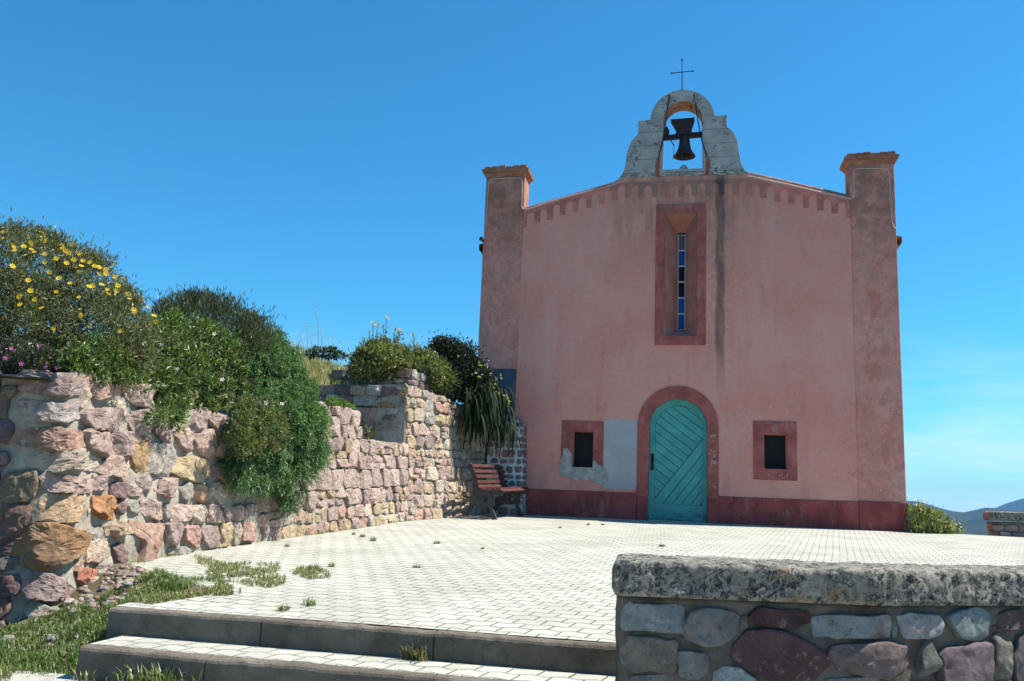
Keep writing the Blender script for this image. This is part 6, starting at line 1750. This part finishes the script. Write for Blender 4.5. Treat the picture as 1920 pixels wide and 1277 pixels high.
blades(gb, np.stack([P3d[:, 0], P3d[:, 1], bankz(P3d[:, 0], P3d[:, 1])-0.005], -1), 0.066, 0.0068, [(0.06, 0.115, 0.022), (0.08, 0.14, 0.03), (0.11, 0.17, 0.04), (0.17, 0.17, 0.06)], rgp, 0.9)
pe = np.stack([rgp.uniform(-5.6, -2.5, 2200), -13.05-np.abs(rgp.normal(0, 0.12, 2200))], -1)
pe = pe[(fbm(np.stack([pe[:, 0]*3, pe[:, 1]*3, 0*pe[:, 0]+4], -1), 2) > -0.05)]
blades(gb, np.stack([pe[:, 0], pe[:, 1], -0.772-0.06*(-12.95-pe[:, 1])], -1), 0.07, 0.007, GR, rgp, 0.8)
tag(gb.build("grass", M_leaf), "rough green grass on the bank at the foot of the near wall end", "grass", kind="stuff")
# dry grass on the crest of the mound
gc = MB(); n = 30000
cx_ = rgp.uniform(-13, -4.8, n); cy_ = rgp.uniform(-8.5, 3, n)
d_ = wallx(np.clip(cy_, -11.7, 0))-cx_; m = d_ > 0.55
cx_, cy_ = cx_[m], cy_[m]
blades(gc, np.stack([cx_, cy_, mound(cx_, cy_)-0.01], -1), 0.20, 0.013, [(0.34, 0.32, 0.14), (0.27, 0.28, 0.10), (0.40, 0.36, 0.18), (0.20, 0.24, 0.07)], rgp, 0.5)
tag(gc.build("grass", M_leaf), "long dry yellowish grass on the mound above the wall", "grass", kind="stuff")
# tall dry stalks against the sky
ts = MB()
for px, py, b_, hw in ((588, 562, 650, 1), (571, 604, 655, 0.6), (598, 606, 650, 0.6), (560, 620, 655, 0.5), (607, 640, 655, 0.3), (620, 628, 655, 0.4), (580, 622, 655, 0.4), (548, 640, 660, 0.4), (638, 640, 665, 0.3)):
    D_ = 16.2+R.uniform(-0.4, 0.4); a = at_depth(px+10*hw, b_+8, D_); b = at_depth(px, py, D_)
    m_ = (a*0.45+b*0.55)+np.array([0.03, 0, 0.0]); ts.tube([a, m_, b], [0.006, 0.0045, 0.0035], 4, (0.42, 0.36, 0.22))
    for q in range(9):
        f = 0.55+0.45*q/9; c_ = a+(b-a)*f; leaves(ts, (c_+R.normal(0, 0.025, 3))[None], nrmz(R.normal(0, 1, (1, 3))+np.array([[0, 0, 0.6]])), R.normal(0, 1, (1, 3)), 0.045, 0.014, np.array([[0.50, 0.43, 0.28]]))
tag(ts.build("dry_stalks", M_leaf), "tall thin dry grass stalks with seed heads standing against the sky", "plant")
sm = small_plant("dark_weed", "dark low weed on the skyline of the mound behind the dry grass", [(575, 662), (590, 652), (605, 655), (622, 652), (640, 662), (650, 672), (580, 670)], lambda x, y: 16.6+0*x, 0.25, 900, 0.08, 0.024, [(0.03, 0.05, 0.02), (0.05, 0.075, 0.03)])
# small tufts between the pavers
tf = MB(); blades(tf, np.stack([rgp.normal(0, 0.03, 60), rgp.normal(0, 0.02, 60), 0*np.arange(60)], -1), 0.06, 0.006, GR, rgp, 0.9)
tuft0 = tf.build("grass_tuft", M_leaf)
for k, (a, c) in enumerate([(530, 1145), (582, 1135), (622, 1063), (590, 1068), (820, 1020), (1085, 975), (1103, 985), (905, 1030), (1050, 990), (780, 1065), (663, 1003), (680, 1007), (1240, 1025), (700, 1015), (538, 1025), (1130, 985)]):
    o = tuft0 if k == 0 else tuft0.copy()
    if k: COL.objects.link(o)
    g_ = ground(a, c); o.location = Vector(g_); o.rotation_euler = (0, 0, R.uniform(0, 6)); q = R.uniform(0.5, 1.0); o.scale = (q*1.3, q, q)
    tag(o, "small green tuft growing in a joint of the pale pavers", "weed", "small tufts between the pavers")
tf = MB(); blades(tf, np.stack([rgp.normal(0, 0.035, 70), rgp.normal(0, 0.012, 70), 0*np.arange(70)], -1), 0.11, 0.007, [(0.10, 0.13, 0.04), (0.2, 0.17, 0.07), (0.13, 0.10, 0.05)], rgp, 0.9)
o = tf.build("grass_tuft", M_leaf); g_ = onz(776, 1240, zS-0.16); o.location = Vector((g_[0], YS1-0.03, zS-0.162)); tag(o, "dry tuft growing at the foot of the upper step riser", "weed")
tf = MB(); blades(tf, np.stack([rgp.normal(0, 0.12, 160), rgp.normal(0, 0.02, 160), 0*np.arange(160)], -1), 0.12, 0.008, GR, rgp, 0.9)
o = tf.build("grass_tuft", M_leaf); o.location = Vector((-2.55, YS2-0.05, -0.775)); tag(o, "green weeds growing at the foot of the lower step", "weed")

# ================================================================== AIR
hz_ = MB(); hz_.box((-7000, -7000, -78), (7000, 7000, 210))
haze = hz_.build("haze", [])
hm = bpy.data.materials.new("haze"); hm.use_nodes = True
nt_ = hm.node_tree; nt_.nodes.clear()
pv = nt_.nodes.new("ShaderNodeVolumePrincipled"); ho = nt_.nodes.new("ShaderNodeOutputMaterial")
pv.inputs['Color'].default_value = (0.16, 0.50, 1.0, 1)
pv.inputs['Density'].default_value = 1.0e-4
pv.inputs['Anisotropy'].default_value = 0.2
nt_.links.new(pv.outputs[0], ho.inputs['Volume'])
haze.data.materials.append(hm)
haze['kind'] = 'stuff'; haze['label'] = "thin blue haze over the distant hills"; haze['category'] = "haze"
